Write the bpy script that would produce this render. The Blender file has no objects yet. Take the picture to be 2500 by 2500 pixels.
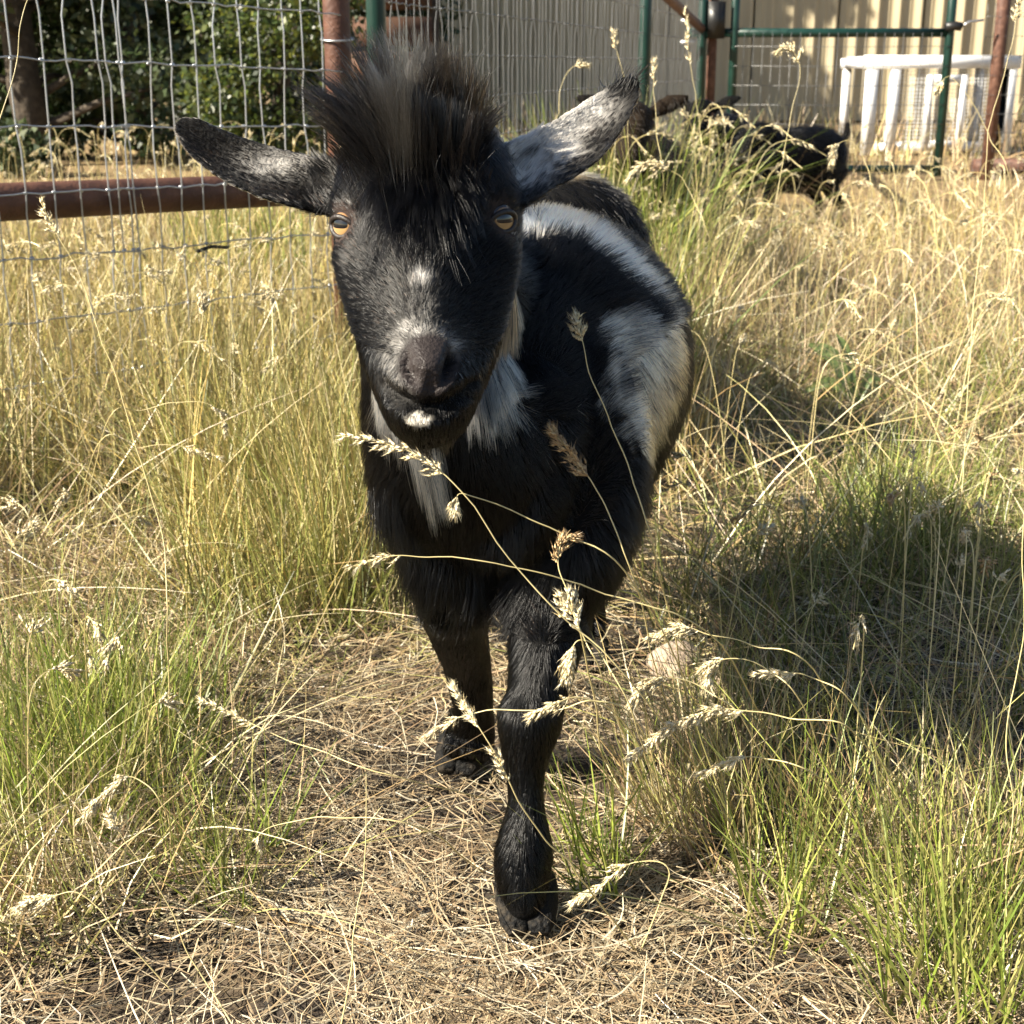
import bpy, bmesh, math, random
import numpy as np
from mathutils import Vector, Matrix, Euler

random.seed(7)
RNG = np.random.default_rng(11)
scene = bpy.context.scene
R = math.radians

# ------------------------------------------------------------------ camera
CAM_H, PITCH, FPX = 0.62, R(17.85), 3400.0
cam_d = bpy.data.cameras.new('camera')
cam = bpy.data.objects.new('camera', cam_d)
scene.collection.objects.link(cam)
cam.location = (0, 0, CAM_H)
cam.rotation_euler = (math.pi / 2 - PITCH, 0, 0)
cam_d.sensor_width = 36.0
cam_d.lens = 36.0 * FPX / 2500.0
cam_d.clip_start = 0.02
cam_d.clip_end = 400.0
cam_d.dof.use_dof = True
cam_d.dof.focus_distance = 0.93
cam_d.dof.aperture_fstop = 24.0
scene.camera = cam

# ------------------------------------------------------------------ light
SUN_TRAVEL = Vector((0.82, 0.34, -0.62)).normalized()
world = bpy.data.worlds.new('World')
scene.world = world
world.use_nodes = True
wn = world.node_tree
bg = wn.nodes['Background']
sky = wn.nodes.new('ShaderNodeTexSky')
sky.sky_type = 'NISHITA'
sky.sun_disc = False
sky.dust_density = 1.0
sky.ozone_density = 0.6
to_sun = -SUN_TRAVEL
sky.sun_elevation = math.asin(to_sun.z)
sky.sun_rotation = math.atan2(to_sun.x, to_sun.y)
wn.links.new(sky.outputs[0], bg.inputs[0])
bg.inputs[1].default_value = 0.05
sun_d = bpy.data.lights.new('sun', 'SUN')
sun_d.energy = 5.0
sun_d.angle = R(0.5)
sun_d.color = (1.0, 0.915, 0.76)
sun = bpy.data.objects.new('sun', sun_d)
sun.rotation_euler = SUN_TRAVEL.to_track_quat('-Z', 'Y').to_euler()
sun.location = (-3, -1, 4)
scene.collection.objects.link(sun)
scene.view_settings.view_transform = 'Standard'
scene.view_settings.look = 'None'
scene.view_settings.gamma = 1.0
scene.view_settings.exposure = 1.55
scene.render.engine = 'CYCLES'
cy = scene.cycles
cy.use_denoising = True
cy.max_bounces = 7
cy.diffuse_bounces = 1
cy.glossy_bounces = 3
cy.transmission_bounces = 4
cy.transparent_max_bounces = 6
cy.use_adaptive_sampling = True
cy.adaptive_threshold = 0.015
scene.cycles_curves.shape = 'RIBBONS'
scene.cycles_curves.subdivisions = 2

# ------------------------------------------------------------------ helpers
CP, SP = math.cos(PITCH), math.sin(PITCH)

def at(px, py, zc):
    """world point seen at photograph position px, py, zc metres along the view axis"""
    xc = (px - 1250.0) / FPX * zc
    yc = (1250.0 - py) / FPX * zc
    return Vector((xc, yc * SP + zc * CP, CAM_H + yc * CP - zc * SP))

def atY(px, py, Y):
    k = (1250.0 - py) / FPX
    return at(px, py, Y / (CP + k * SP))

def gp(px, py, z=0.0):
    k = (1250.0 - py) / FPX
    return at(px, py, (CAM_H - z) / (SP - k * CP))

def link(o, parent=None):
    scene.collection.objects.link(o)
    if parent is not None:
        o.parent = parent
    return o

def empty(name, loc, label=None, cat=None, group=None):
    o = bpy.data.objects.new(name, None)
    o.empty_display_size = 0.05
    o.location = loc
    link(o)
    tag(o, label, cat, group)
    bpy.context.view_layer.update()
    return o

def tag(o, label=None, cat=None, group=None, kind=None):
    if label: o['label'] = label
    if cat: o['category'] = cat
    if group: o['group'] = group
    if kind: o['kind'] = kind
    return o

def np_mesh(name, V, F, col=None, smooth=False):
    V = np.asarray(V, np.float32).reshape(-1, 3)
    F = np.asarray(F, np.int32)
    me = bpy.data.meshes.new(name)
    me.vertices.add(len(V))
    me.vertices.foreach_set('co', V.ravel())
    n, k = F.shape
    me.loops.add(n * k)
    me.loops.foreach_set('vertex_index', F.ravel())
    me.polygons.add(n)
    me.polygons.foreach_set('loop_start', np.arange(0, n * k, k, dtype=np.int32))
    me.polygons.foreach_set('loop_total', np.full(n, k, np.int32))
    if smooth:
        me.polygons.foreach_set('use_smooth', np.ones(n, bool))
    me.update(calc_edges=True)
    if col is not None:
        add_col(me, col)
    return me

def add_col(me, col):
    c = np.ones((len(me.vertices), 4), np.float32)
    c[:, :3] = col
    a = me.color_attributes.new('col', 'FLOAT_COLOR', 'POINT')
    a.data.foreach_set('color', c.ravel())

def obj(name, me, mat=None, parent=None, loc=None):
    o = bpy.data.objects.new(name, me)
    if mat is not None and len(me.materials) == 0:
        me.materials.append(mat)
    link(o, parent)
    if loc is not None:
        o.location = loc
    return o

def shift(V, o):
    """world points to the frame of an unrotated parent standing at o"""
    return np.asarray(V, np.float64) - np.array(o.location)

# value noise ----------------------------------------------------------
def _hash(ix, iy, iz, seed):
    h = (ix * 374761393 + iy * 668265263 + iz * 2147483647 + seed * 1274126177) & 0xffffffff
    h = ((h ^ (h >> 13)) * 1274126177) & 0xffffffff
    h = ((h ^ (h >> 16)) * 2246822519) & 0xffffffff
    return ((h ^ (h >> 13)) & 0xffffff) / float(0xffffff)

def vnoise(P, freq, seed=0):
    Q = np.asarray(P, np.float64) * freq
    I = np.floor(Q).astype(np.int64)
    f = Q - I
    f = f * f * (3 - 2 * f)
    out = 0
    for dx in (0, 1):
        wx = f[:, 0] if dx else 1 - f[:, 0]
        for dy in (0, 1):
            wy = f[:, 1] if dy else 1 - f[:, 1]
            for dz in (0, 1):
                wz = f[:, 2] if dz else 1 - f[:, 2]
                out = out + wx * wy * wz * _hash(I[:, 0] + dx, I[:, 1] + dy, I[:, 2] + dz, seed)
    return out * 2 - 1

def vnoise3(P, freq, seed=0):
    return np.stack([vnoise(P, freq, seed + 17 * k) for k in range(3)], 1)

def nrm(v):
    return v / np.maximum(np.linalg.norm(v, axis=-1, keepdims=True), 1e-9)

def sstep(a, b, x):
    t = np.clip((x - a) / (b - a), 0, 1)
    return t * t * (3 - 2 * t)

def spline(pts, n):
    """Catmull-Rom through pts, n samples"""
    P = np.array([tuple(p) for p in pts], float)
    P = np.vstack([2 * P[0] - P[1], P, 2 * P[-1] - P[-2]])
    seg = len(P) - 3
    t = np.linspace(0, seg - 1e-6, n)
    i = t.astype(int)
    u = (t - i)[:, None]
    a, b, c, d = P[i], P[i + 1], P[i + 2], P[i + 3]
    return 0.5 * (2 * b + (c - a) * u + (2 * a - 5 * b + 4 * c - d) * u ** 2 + (3 * b - a - 3 * c + d) * u ** 3)

class MB:
    def __init__(self):
        self.V, self.F, self.C, self.n = [], [], [], 0
    def add(self, V, F, col=None):
        V = np.asarray(V, float).reshape(-1, 3)
        F = np.asarray(F, int)
        if F.shape[1] == 3:
            F = np.hstack([F, F[:, 2:3]])
        self.V.append(V); self.F.append(F + self.n); self.n += len(V)
        c = np.empty((len(V), 3)); c[:] = (0.5, 0.5, 0.5) if col is None else col
        self.C.append(c)
    def tube(self, pts, rad, seg=8, col=None, cap=True, up=(0, 0, 1)):
        P = np.array([tuple(p) for p in pts], float)
        n = len(P)
        rad = np.array(rad, float)
        if rad.ndim == 0: rad = np.full((n, 2), float(rad))
        elif rad.ndim == 1: rad = np.stack([rad, rad], 1)
        T = nrm(np.gradient(P, axis=0))
        U = np.array(up, float)
        S = np.cross(T, U)
        bad = np.linalg.norm(S, axis=1) < 0.15
        S[bad] = np.cross(T[bad], np.array((0.9, 0.3, 0.1)))
        for k in range(1, n):
            if np.dot(S[k], S[k - 1]) < 0: S[k] = -S[k]
        S = nrm(S); B = nrm(np.cross(S, T))
        a = np.linspace(0, 2 * math.pi, seg, endpoint=False)
        ring = P[:, None, :] + S[:, None, :] * (np.cos(a)[None, :, None] * rad[:, 0][:, None, None]) \
            + B[:, None, :] * (np.sin(a)[None, :, None] * rad[:, 1][:, None, None])
        V = ring.reshape(-1, 3)
        i, j = np.meshgrid(np.arange(n - 1), np.arange(seg), indexing='ij')
        j2 = (j + 1) % seg
        F = np.stack([i * seg + j, i * seg + j2, (i + 1) * seg + j2, (i + 1) * seg + j], -1).reshape(-1, 4)
        if cap:
            V = np.vstack([V, P[:1], P[-1:]])
            c0, c1 = n * seg, n * seg + 1
            jj = np.arange(seg); k2 = (jj + 1) % seg
            F = np.vstack([F, np.stack([np.full(seg, c0), k2, jj, jj], -1),
                           np.stack([np.full(seg, c1), (n - 1) * seg + jj, (n - 1) * seg + k2, (n - 1) * seg + k2], -1)])
        self.add(V, F, col)
    def box(self, lo, hi, col=None, M=None):
        x0, y0, z0 = lo; x1, y1, z1 = hi
        V = np.array([(x0, y0, z0), (x1, y0, z0), (x1, y1, z0), (x0, y1, z0), (x0, y0, z1), (x1, y0, z1), (x1, y1, z1), (x0, y1, z1)], float)
        if M is not None:
            V = np.array([tuple(M @ Vector(v)) for v in V])
        self.add(V, [(3, 2, 1, 0), (4, 5, 6, 7), (0, 1, 5, 4), (1, 2, 6, 5), (2, 3, 7, 6), (3, 0, 4, 7)], col)
    def mesh(self, name, smooth=False, col=False, origin=None):
        V = np.vstack(self.V); F = np.vstack(self.F); C = np.vstack(self.C)
        if origin is not None: V = V - np.array(origin)
        tri = F[:, 2] == F[:, 3]
        if not tri.any():
            me = np_mesh(name, V, F, C if col else None, smooth)
        else:
            me = bpy.data.meshes.new(name)
            me.from_pydata(V.tolist(), [], [tuple(f[:3]) if t else tuple(f) for f, t in zip(F.tolist(), tri)])
            if smooth: me.polygons.foreach_set('use_smooth', np.ones(len(me.polygons), bool))
            if col: add_col(me, C)
            me.update()
        return me

# ------------------------------------------------------------------ materials
def mat(name, base=(0.5, 0.5, 0.5), rough=0.7, metal=0.0, spec=0.5, noise=None, bump=0.0, bscale=60.0, attr=False, coat=0.0):
    m = bpy.data.materials.new(name)
    m.use_nodes = True
    nt = m.node_tree
    b = nt.nodes['Principled BSDF']
    b.inputs['Base Color'].default_value = (*base, 1)
    b.inputs['Roughness'].default_value = rough
    b.inputs['Metallic'].default_value = metal
    b.inputs['Specular IOR Level'].default_value = spec
    b.inputs['Coat Weight'].default_value = coat
    tc = nt.nodes.new('ShaderNodeTexCoord')
    if attr:
        a = nt.nodes.new('ShaderNodeAttribute'); a.attribute_name = 'col'
        nt.links.new(a.outputs['Color'], b.inputs['Base Color'])
    if noise:
        c2, sc, lo, hi = noise
        nz = nt.nodes.new('ShaderNodeTexNoise'); nz.inputs['Scale'].default_value = sc; nz.inputs['Detail'].default_value = 6
        nt.links.new(tc.outputs['Object'], nz.inputs['Vector'])
        mr = nt.nodes.new('ShaderNodeMapRange'); mr.inputs[1].default_value = lo; mr.inputs[2].default_value = hi
        nt.links.new(nz.outputs['Fac'], mr.inputs[0])
        mx = nt.nodes.new('ShaderNodeMix'); mx.data_type = 'RGBA'
        mx.inputs[6].default_value = (*base, 1); mx.inputs[7].default_value = (*c2, 1)
        nt.links.new(mr.outputs[0], mx.inputs[0])
        nt.links.new(mx.outputs[2], b.inputs['Base Color'])
    if bump:
        nb = nt.nodes.new('ShaderNodeTexNoise'); nb.inputs['Scale'].default_value = bscale; nb.inputs['Detail'].default_value = 5
        nt.links.new(tc.outputs['Object'], nb.inputs['Vector'])
        bp = nt.nodes.new('ShaderNodeBump'); bp.inputs['Strength'].default_value = bump; bp.inputs['Distance'].default_value = 0.01
        nt.links.new(nb.outputs['Fac'], bp.inputs['Height'])
        nt.links.new(bp.outputs[0], b.inputs['Normal'])
    return m

def leaf_mat(name, trans=0.45, rough=0.5, gloss=0.06):
    m = bpy.data.materials.new(name)
    m.use_nodes = True
    nt = m.node_tree
    nt.nodes.remove(nt.nodes['Principled BSDF'])
    out = nt.nodes['Material Output']
    a = nt.nodes.new('ShaderNodeAttribute'); a.attribute_name = 'col'
    d = nt.nodes.new('ShaderNodeBsdfDiffuse')
    t = nt.nodes.new('ShaderNodeBsdfTranslucent')
    g = nt.nodes.new('ShaderNodeBsdfGlossy'); g.inputs['Roughness'].default_value = rough
    m1 = nt.nodes.new('ShaderNodeMixShader'); m1.inputs[0].default_value = trans
    m2 = nt.nodes.new('ShaderNodeMixShader'); m2.inputs[0].default_value = gloss
    nt.links.new(a.outputs['Color'], d.inputs[0]); nt.links.new(a.outputs['Color'], t.inputs[0])
    nt.links.new(d.outputs[0], m1.inputs[1]); nt.links.new(t.outputs[0], m1.inputs[2])
    nt.links.new(m1.outputs[0], m2.inputs[1]); nt.links.new(g.outputs[0], m2.inputs[2])
    nt.links.new(m2.outputs[0], out.inputs['Surface'])
    return m

def hair_mat(name, rough=0.16, radial=0.3):
    m = bpy.data.materials.new(name)
    m.use_nodes = True
    nt = m.node_tree
    nt.nodes.remove(nt.nodes['Principled BSDF'])
    h = nt.nodes.new('ShaderNodeBsdfHairPrincipled')
    h.model = 'CHIANG'; h.parametrization = 'COLOR'
    h.inputs['Roughness'].default_value = rough
    h.inputs['IOR'].default_value = 1.36
    h.inputs['Radial Roughness'].default_value = radial
    a = nt.nodes.new('ShaderNodeAttribute'); a.attribute_name = 'col'
    nt.links.new(a.outputs['Color'], h.inputs['Color'])
    nt.links.new(h.outputs[0], nt.nodes['Material Output'].inputs['Surface'])
    return m

M = {}
M['soil'] = mat('soil', (0.040, 0.029, 0.020), 0.95, noise=((0.11, 0.078, 0.045), 9.0, 0.45, 0.68), bump=0.9, bscale=90)
M['barn'] = mat('barn_paint', (0.50, 0.42, 0.27), 0.45, noise=((0.42, 0.35, 0.23), 1.3, 0.35, 0.7))
M['barn_trim'] = mat('barn_trim', (0.55, 0.50, 0.38), 0.5)
M['roof'] = mat('roof_metal', (0.25, 0.22, 0.18), 0.5)
M['rust'] = mat('rusted_pipe', (0.075, 0.028, 0.016), 0.62, noise=((0.13, 0.055, 0.032), 22.0, 0.45, 0.65), bump=0.25, bscale=150)
M['rust_dark'] = mat('rust_dark', (0.10, 0.045, 0.03), 0.65, noise=((0.18, 0.09, 0.06), 30.0, 0.45, 0.65))
M['green_pipe'] = mat('green_enamel', (0.006, 0.030, 0.023), 0.35, noise=((0.010, 0.042, 0.032), 14.0, 0.4, 0.7))
M['wire'] = mat('galvanised_wire', (0.52, 0.53, 0.54), 0.38, metal=0.85)
M['wire_dull'] = mat('weathered_wire', (0.20, 0.20, 0.20), 0.5, metal=0.7)
M['white_paint'] = mat('white_paint', (0.78, 0.78, 0.78), 0.5, noise=((0.62, 0.61, 0.60), 12.0, 0.5, 0.75))
M['dark_metal'] = mat('dark_metal', (0.03, 0.03, 0.03), 0.4, metal=0.5)
M['board'] = mat('brown_board', (0.065, 0.032, 0.018), 0.8, noise=((0.12, 0.05, 0.025), 8.0, 0.4, 0.7))
M['bark'] = mat('bark', (0.05, 0.038, 0.028), 0.95, noise=((0.09, 0.07, 0.05), 25.0, 0.4, 0.7), bump=0.8, bscale=40)
M['leaf'] = leaf_mat('foliage', 0.35, 0.45, 0.05)
M['grass'] = leaf_mat('grass_blade', 0.28, 0.42, 0.07)
M['straw'] = leaf_mat('dry_straw', 0.12, 0.45, 0.08)
M['skin'] = mat('goat_skin', rough=0.75, spec=0.12, attr=True, bump=0.35, bscale=420)
_nt = M['skin'].node_tree
_w = _nt.nodes.new('ShaderNodeAttribute'); _w.attribute_name = 'wet'
_m = _nt.nodes.new('ShaderNodeMapRange'); _m.inputs[3].default_value = 0.75; _m.inputs[4].default_value = 0.33
_nt.links.new(_w.outputs['Fac'], _m.inputs[0]); _nt.links.new(_m.outputs[0], _nt.nodes['Principled BSDF'].inputs['Roughness'])
M['hair'] = hair_mat('goat_hair')
M['hoof'] = mat('hoof_horn', (0.006, 0.006, 0.006), 0.7, spec=0.2, noise=((0.06, 0.048, 0.034), 120.0, 0.48, 0.75), bump=0.6, bscale=200)
M['stone'] = mat('pale_stone', (0.42, 0.33, 0.25), 0.9, noise=((0.30, 0.23, 0.17), 30.0, 0.4, 0.7), bump=0.6, bscale=90)

# ================================================================== SETTING
def ground_z(x, y):
    P = np.stack([x, y, np.zeros_like(x)], 1)
    near = np.exp(-((x / 6) ** 2 + ((y - 2) / 8) ** 2))
    return (vnoise(P, 2.1, 3) * 0.012 + vnoise(P, 7.0, 4) * 0.008 + vnoise(P, 23.0, 5) * 0.004) * near - 0.004

def build_ground():
    xs = np.unique(np.concatenate([np.linspace(-60, -2.5, 30), np.linspace(-2.5, 2.5, 190), np.linspace(2.5, 60, 30)]))
    ys = np.unique(np.concatenate([np.linspace(-20, 0.2, 12), np.linspace(0.2, 3.0, 130), np.linspace(3.0, 16, 60), np.linspace(16, 120, 20)]))
    X, Y = np.meshgrid(xs, ys)
    Z = ground_z(X.ravel(), Y.ravel())
    V = np.stack([X.ravel(), Y.ravel(), Z], 1)
    nx, ny = len(xs), len(ys)
    i, j = np.meshgrid(np.arange(ny - 1), np.arange(nx - 1), indexing='ij')
    F = np.stack([i * nx + j, i * nx + j + 1, (i + 1) * nx + j + 1, (i + 1) * nx + j], -1).reshape(-1, 4)
    m = M['soil']
    # far ground carries a straw colour of its own
    nt = m.node_tree
    b = nt.nodes['Principled BSDF']
    src = b.inputs['Base Color'].links[0].from_socket
    tc = [n for n in nt.nodes if n.type == 'TEX_COORD'][0]
    sp = nt.nodes.new('ShaderNodeSeparateXYZ'); nt.links.new(tc.outputs['Object'], sp.inputs[0])
    mr = nt.nodes.new('ShaderNodeMapRange'); mr.inputs[1].default_value = 2.2; mr.inputs[2].default_value = 6.0
    nt.links.new(sp.outputs[1], mr.inputs[0])
    nz = nt.nodes.new('ShaderNodeTexNoise'); nz.inputs['Scale'].default_value = 16; nz.inputs['Detail'].default_value = 8
    nt.links.new(tc.outputs['Object'], nz.inputs[0])
    rp = nt.nodes.new('ShaderNodeMapRange'); rp.inputs[1].default_value = 0.35; rp.inputs[2].default_value = 0.65
    nt.links.new(nz.outputs['Fac'], rp.inputs[0])
    st = nt.nodes.new('ShaderNodeMix'); st.data_type = 'RGBA'
    st.inputs[6].default_value = (0.13, 0.085, 0.04, 1); st.inputs[7].default_value = (0.34, 0.24, 0.11, 1)
    nt.links.new(rp.outputs[0], st.inputs[0])
    mx = nt.nodes.new('ShaderNodeMix'); mx.data_type = 'RGBA'
    nt.links.new(mr.outputs[0], mx.inputs[0]); nt.links.new(src, mx.inputs[6]); nt.links.new(st.outputs[2], mx.inputs[7])
    nt.links.new(mx.outputs[2], b.inputs['Base Color'])
    o = obj('ground', np_mesh('ground', V, F, smooth=True), m)
    tag(o, 'dry dirt ground strewn with straw under the grass', kind='structure')
build_ground()

# ---- corrugated shed -------------------------------------------------
BARN_Y = 16.0
def build_barn():
    x0, pitch, npan = -1.05, 0.23, 11
    root = empty('metal_shed', (x0 + 5, BARN_Y, 0), 'long cream corrugated metal shed behind the pen', 'shed')
    H = 3.4
    prof = []
    for k in range(4):
        b = k * pitch
        prof += [(b, 0), (b + 0.058, 0), (b + 0.068, -0.008), (b + 0.078, 0), (b + 0.132, 0), (b + 0.165, -0.042), (b + 0.198, -0.042), (b + 0.212, 0)]
    prof = np.array(prof)
    n = len(prof)
    V = np.vstack([np.column_stack([prof[:, 0], prof[:, 1], np.zeros(n)]), np.column_stack([prof[:, 0], prof[:, 1], np.full(n, H)])])
    F = np.array([(i, i + 1, n + i + 1, n + i) for i in range(n - 1)])
    me = np_mesh('wall_panel', V, F)
    for k in range(npan):
        o = obj('wall_panel', me, M['barn'], root)
        o.location = (x0 + k * 4 * pitch - root.location.x, (0.002 if k % 2 else 0.0), 0.02)
    L = npan * 4 * pitch
    mb = MB(); mb.box((x0 - 0.09, BARN_Y - 0.05, 0), (x0 - 0.004, BARN_Y + 5, H + 0.05))
    obj('side_wall', mb.mesh('side_wall', origin=root.location), M['barn'], root)
    mb = MB(); mb.box((x0 + L + 0.004, BARN_Y - 0.05, 0), (x0 + L + 0.09, BARN_Y + 5, H + 0.05))
    obj('side_wall', mb.mesh('side_wall', origin=root.location), M['barn'], root)
    mb = MB(); mb.box((x0 - 0.2, BARN_Y + 5.01, 0), (x0 + L + 0.2, BARN_Y + 5.1, H + 0.05))
    obj('back_wall', mb.mesh('back_wall', origin=root.location), M['barn'], root)
    mb = MB(); mb.box((x0 - 0.3, BARN_Y - 0.3, H + 0.06), (x0 + L + 0.3, BARN_Y + 5.3, H + 0.16))
    obj('roof', mb.mesh('roof', origin=root.location), M['roof'], root)
    for dx in (-0.02, 0.16):
        mb = MB(); mb.box((x0 + dx, BARN_Y - 0.07, 0.0), (x0 + dx + 0.10, BARN_Y - 0.045, H))
        obj('corner_trim', mb.mesh('corner_trim', origin=root.location), M['barn_trim'], root)
build_barn()

# rusty brown board leaning beside the shed corner
mbb = MB()
p = atY(985, 150, 9.0)
for k in range(3):
    mbb2 = MB(); z = 0.35 + k * 0.19
mb_root = empty('board_rail', (p.x, 9.0, 0), 'rusty brown boards on posts behind the corner of the pen', 'boards')
for k, z in enumerate((0.52, 0.72, 0.93, 1.15)):
    mb = MB(); mb.box((p.x - 0.42, 8.98, z), (p.x + 0.18, 9.02, z + 0.17))
    obj('board', mb.mesh('board', origin=mb_root.location), M['board'], mb_root)
for dx in (-0.42, 0.15):
    mb = MB(); mb.box((p.x + dx, 9.022, 0), (p.x + dx + 0.07, 9.09, 1.5))
    obj('post', mb.mesh('post', origin=mb_root.location), M['bark'], mb_root)

# ---- woven wire fences ----------------------------------------------
def wire_tube(pts, r, seg=5):
    mb = MB(); mb.tube(pts, r, seg); return mb

def wire_fence(name, label, A, D, t0, t1, z0, nrow, row, col_sp, mats, r=0.00135, rail=None, posts=(), dz=0.0, kink=0.004, top=None, extra=()):
    """A start on the ground, D unit direction, wires from t0 to t1 along it"""
    A = np.array(A, float); D = np.array(D, float); N = np.array((D[1], -D[0], 0))
    root = empty(name, tuple(A), label, 'fence')
    Z = [z0 + k * row for k in range(nrow)]
    ts = np.arange(t0, t1, col_sp)
    r_ = np.random.default_rng(5)
    def zz(t): return dz * t
    # a few shapes of upright wire shared by all of them
    shapes = []
    for v in range(6):
        pts = []
        for z in Z:
            pts.append((D * r_.normal(0, kink * 0.5)) + N * r_.normal(0, kink * 0.4) + np.array((0, 0, z)))
            pts.append(pts[-1] + np.array((0, 0, row * 0.12)))
            pts.append(pts[-1] + D * r_.normal(0, kink * 0.5) + np.array((0, 0, row * 0.55)))
        me = wire_tube(pts, r, 5).mesh('upright_wire', smooth=True)
        shapes.append(me)
    allt = [(t + r_.normal(0, 0.003)) for t in ts] + list(extra)
    for k, t in enumerate(allt):
        o = obj('upright_wire', shapes[k % 6], mats[0], root)
        q = D * t + np.array((0, 0, zz(t)))
        o.location = q
    for z in Z:
        pts = []
        for t in np.arange(t0, t1 + 0.01, col_sp / 2):
            pts.append(D * t + np.array((0, 0, z + zz(t) + r_.normal(0, 0.0018))) + N * 0.0025)
        mb = wire_tube(pts, r * 1.0, 5)
        for t in allt:
            c = D * t + np.array((0, 0, z + zz(t)))
            mb.tube([c - D * 0.0042, c - D * 0.002, c + D * 0.002, c + D * 0.0042], [0.0012, 0.0031, 0.0031, 0.0012], 5)
        obj('cross_wire', mb.mesh('cross_wire', smooth=True), mats[1], root)
    return root

# near fence on the left
FA = np.array((-0.81, 2.20, 0.0)); FD = np.array((0.62, 0.785, 0.0)); FD /= np.linalg.norm(FD)
f1 = wire_fence('wire_fence', 'woven wire fence with close silver uprights beside the tall trees', FA, FD, -0.95, 0.775, 0.02, 13, 0.1016, 0.0508,
                (M['wire'], M['wire']), r=0.0014, dz=-0.03, extra=(0.243, 0.262))
mb = MB()
a0, a1 = FA + FD * (-0.95) + np.array((0.035, -0.0, 0)), FA + FD * 0.80
off = np.array((-FD[1], FD[0], 0)) * 0.034
pts = [FA + FD * t + off + np.array((0, 0, 0.412 - 0.035 * t)) for t in np.linspace(-0.95, 0.78, 8)]
mb.tube(pts, 0.030, 20)
obj('rail', mb.mesh('rail', smooth=True, origin=f1.location), M['rust'], f1)
pc = FA + FD * 0.80 + off * 0.9
mb = MB(); mb.tube([pc + np.array((0, 0, -0.05)), pc + np.array((0.0, 0, 0.7)), pc + np.array((0, 0, 1.5))], 0.026, 18)
post1 = obj('post', mb.mesh('post', smooth=True, origin=f1.location), M['rust'], f1)
for z in (0.31, 0.665, 1.0):
    mb = MB()
    a = np.linspace(0, 2 * math.pi, 18)
    mb.tube([pc + np.array((0.031 * math.cos(t), 0.031 * math.sin(t), z + 0.004 * math.sin(t))) for t in a], 0.0022, 6)
    obj('tie_wire', mb.mesh('tie_wire', smooth=True, origin=f1.location), M['wire'], post1)
mb = MB()
q = FA + FD * 0.40 + np.array((0, 0, 0.30)); mb.tube([q, q + FD * 0.03 + np.array((0, 0, 0.006)), q + FD * 0.07], 0.0035, 6)
obj('wire_clip', mb.mesh('wire_clip', smooth=True, origin=f1.location), M['dark_metal'], f1)

# far fence running back to the gate corner
GA = np.array((-0.28, 3.0, 0.0)); GE = np.array((1.03, 8.0, 0.0)); GDv = GE - GA; GL = np.linalg.norm(GDv); GD = GDv / GL
f2 = wire_fence('wire_fence', 'dull wire fence on green posts running back to the gate', GA, GD, 0.05, GL - 0.03, 0.03, 12, 0.1016, 0.0508,
                (M['wire_dull'], M['wire_dull']), r=0.0013)
for t, m, r in ((0.0, 'green_pipe', 0.020), (3.3, 'green_pipe', 0.026), (GL, 'green_pipe', 0.026)):
    q = GA + GD * t
    mb = MB(); mb.tube([q + np.array((0.004, 0, -0.05)), q + np.array((0.004, 0, 0.8)), q + np.array((0.004, 0, 1.7))], r, 14)
    obj('post', mb.mesh('post', smooth=True, origin=f2.location), M[m], f2)
mb = MB()
mb.tube([GA + GD * (2.6) + np.array((0.0, 0, 1.02)), GA + GD * (GL) + np.array((0, 0, 0.80))], 0.024, 14)
obj('rail', mb.mesh('rail', smooth=True, origin=f2.location), M['rust_dark'], f2)

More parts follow.
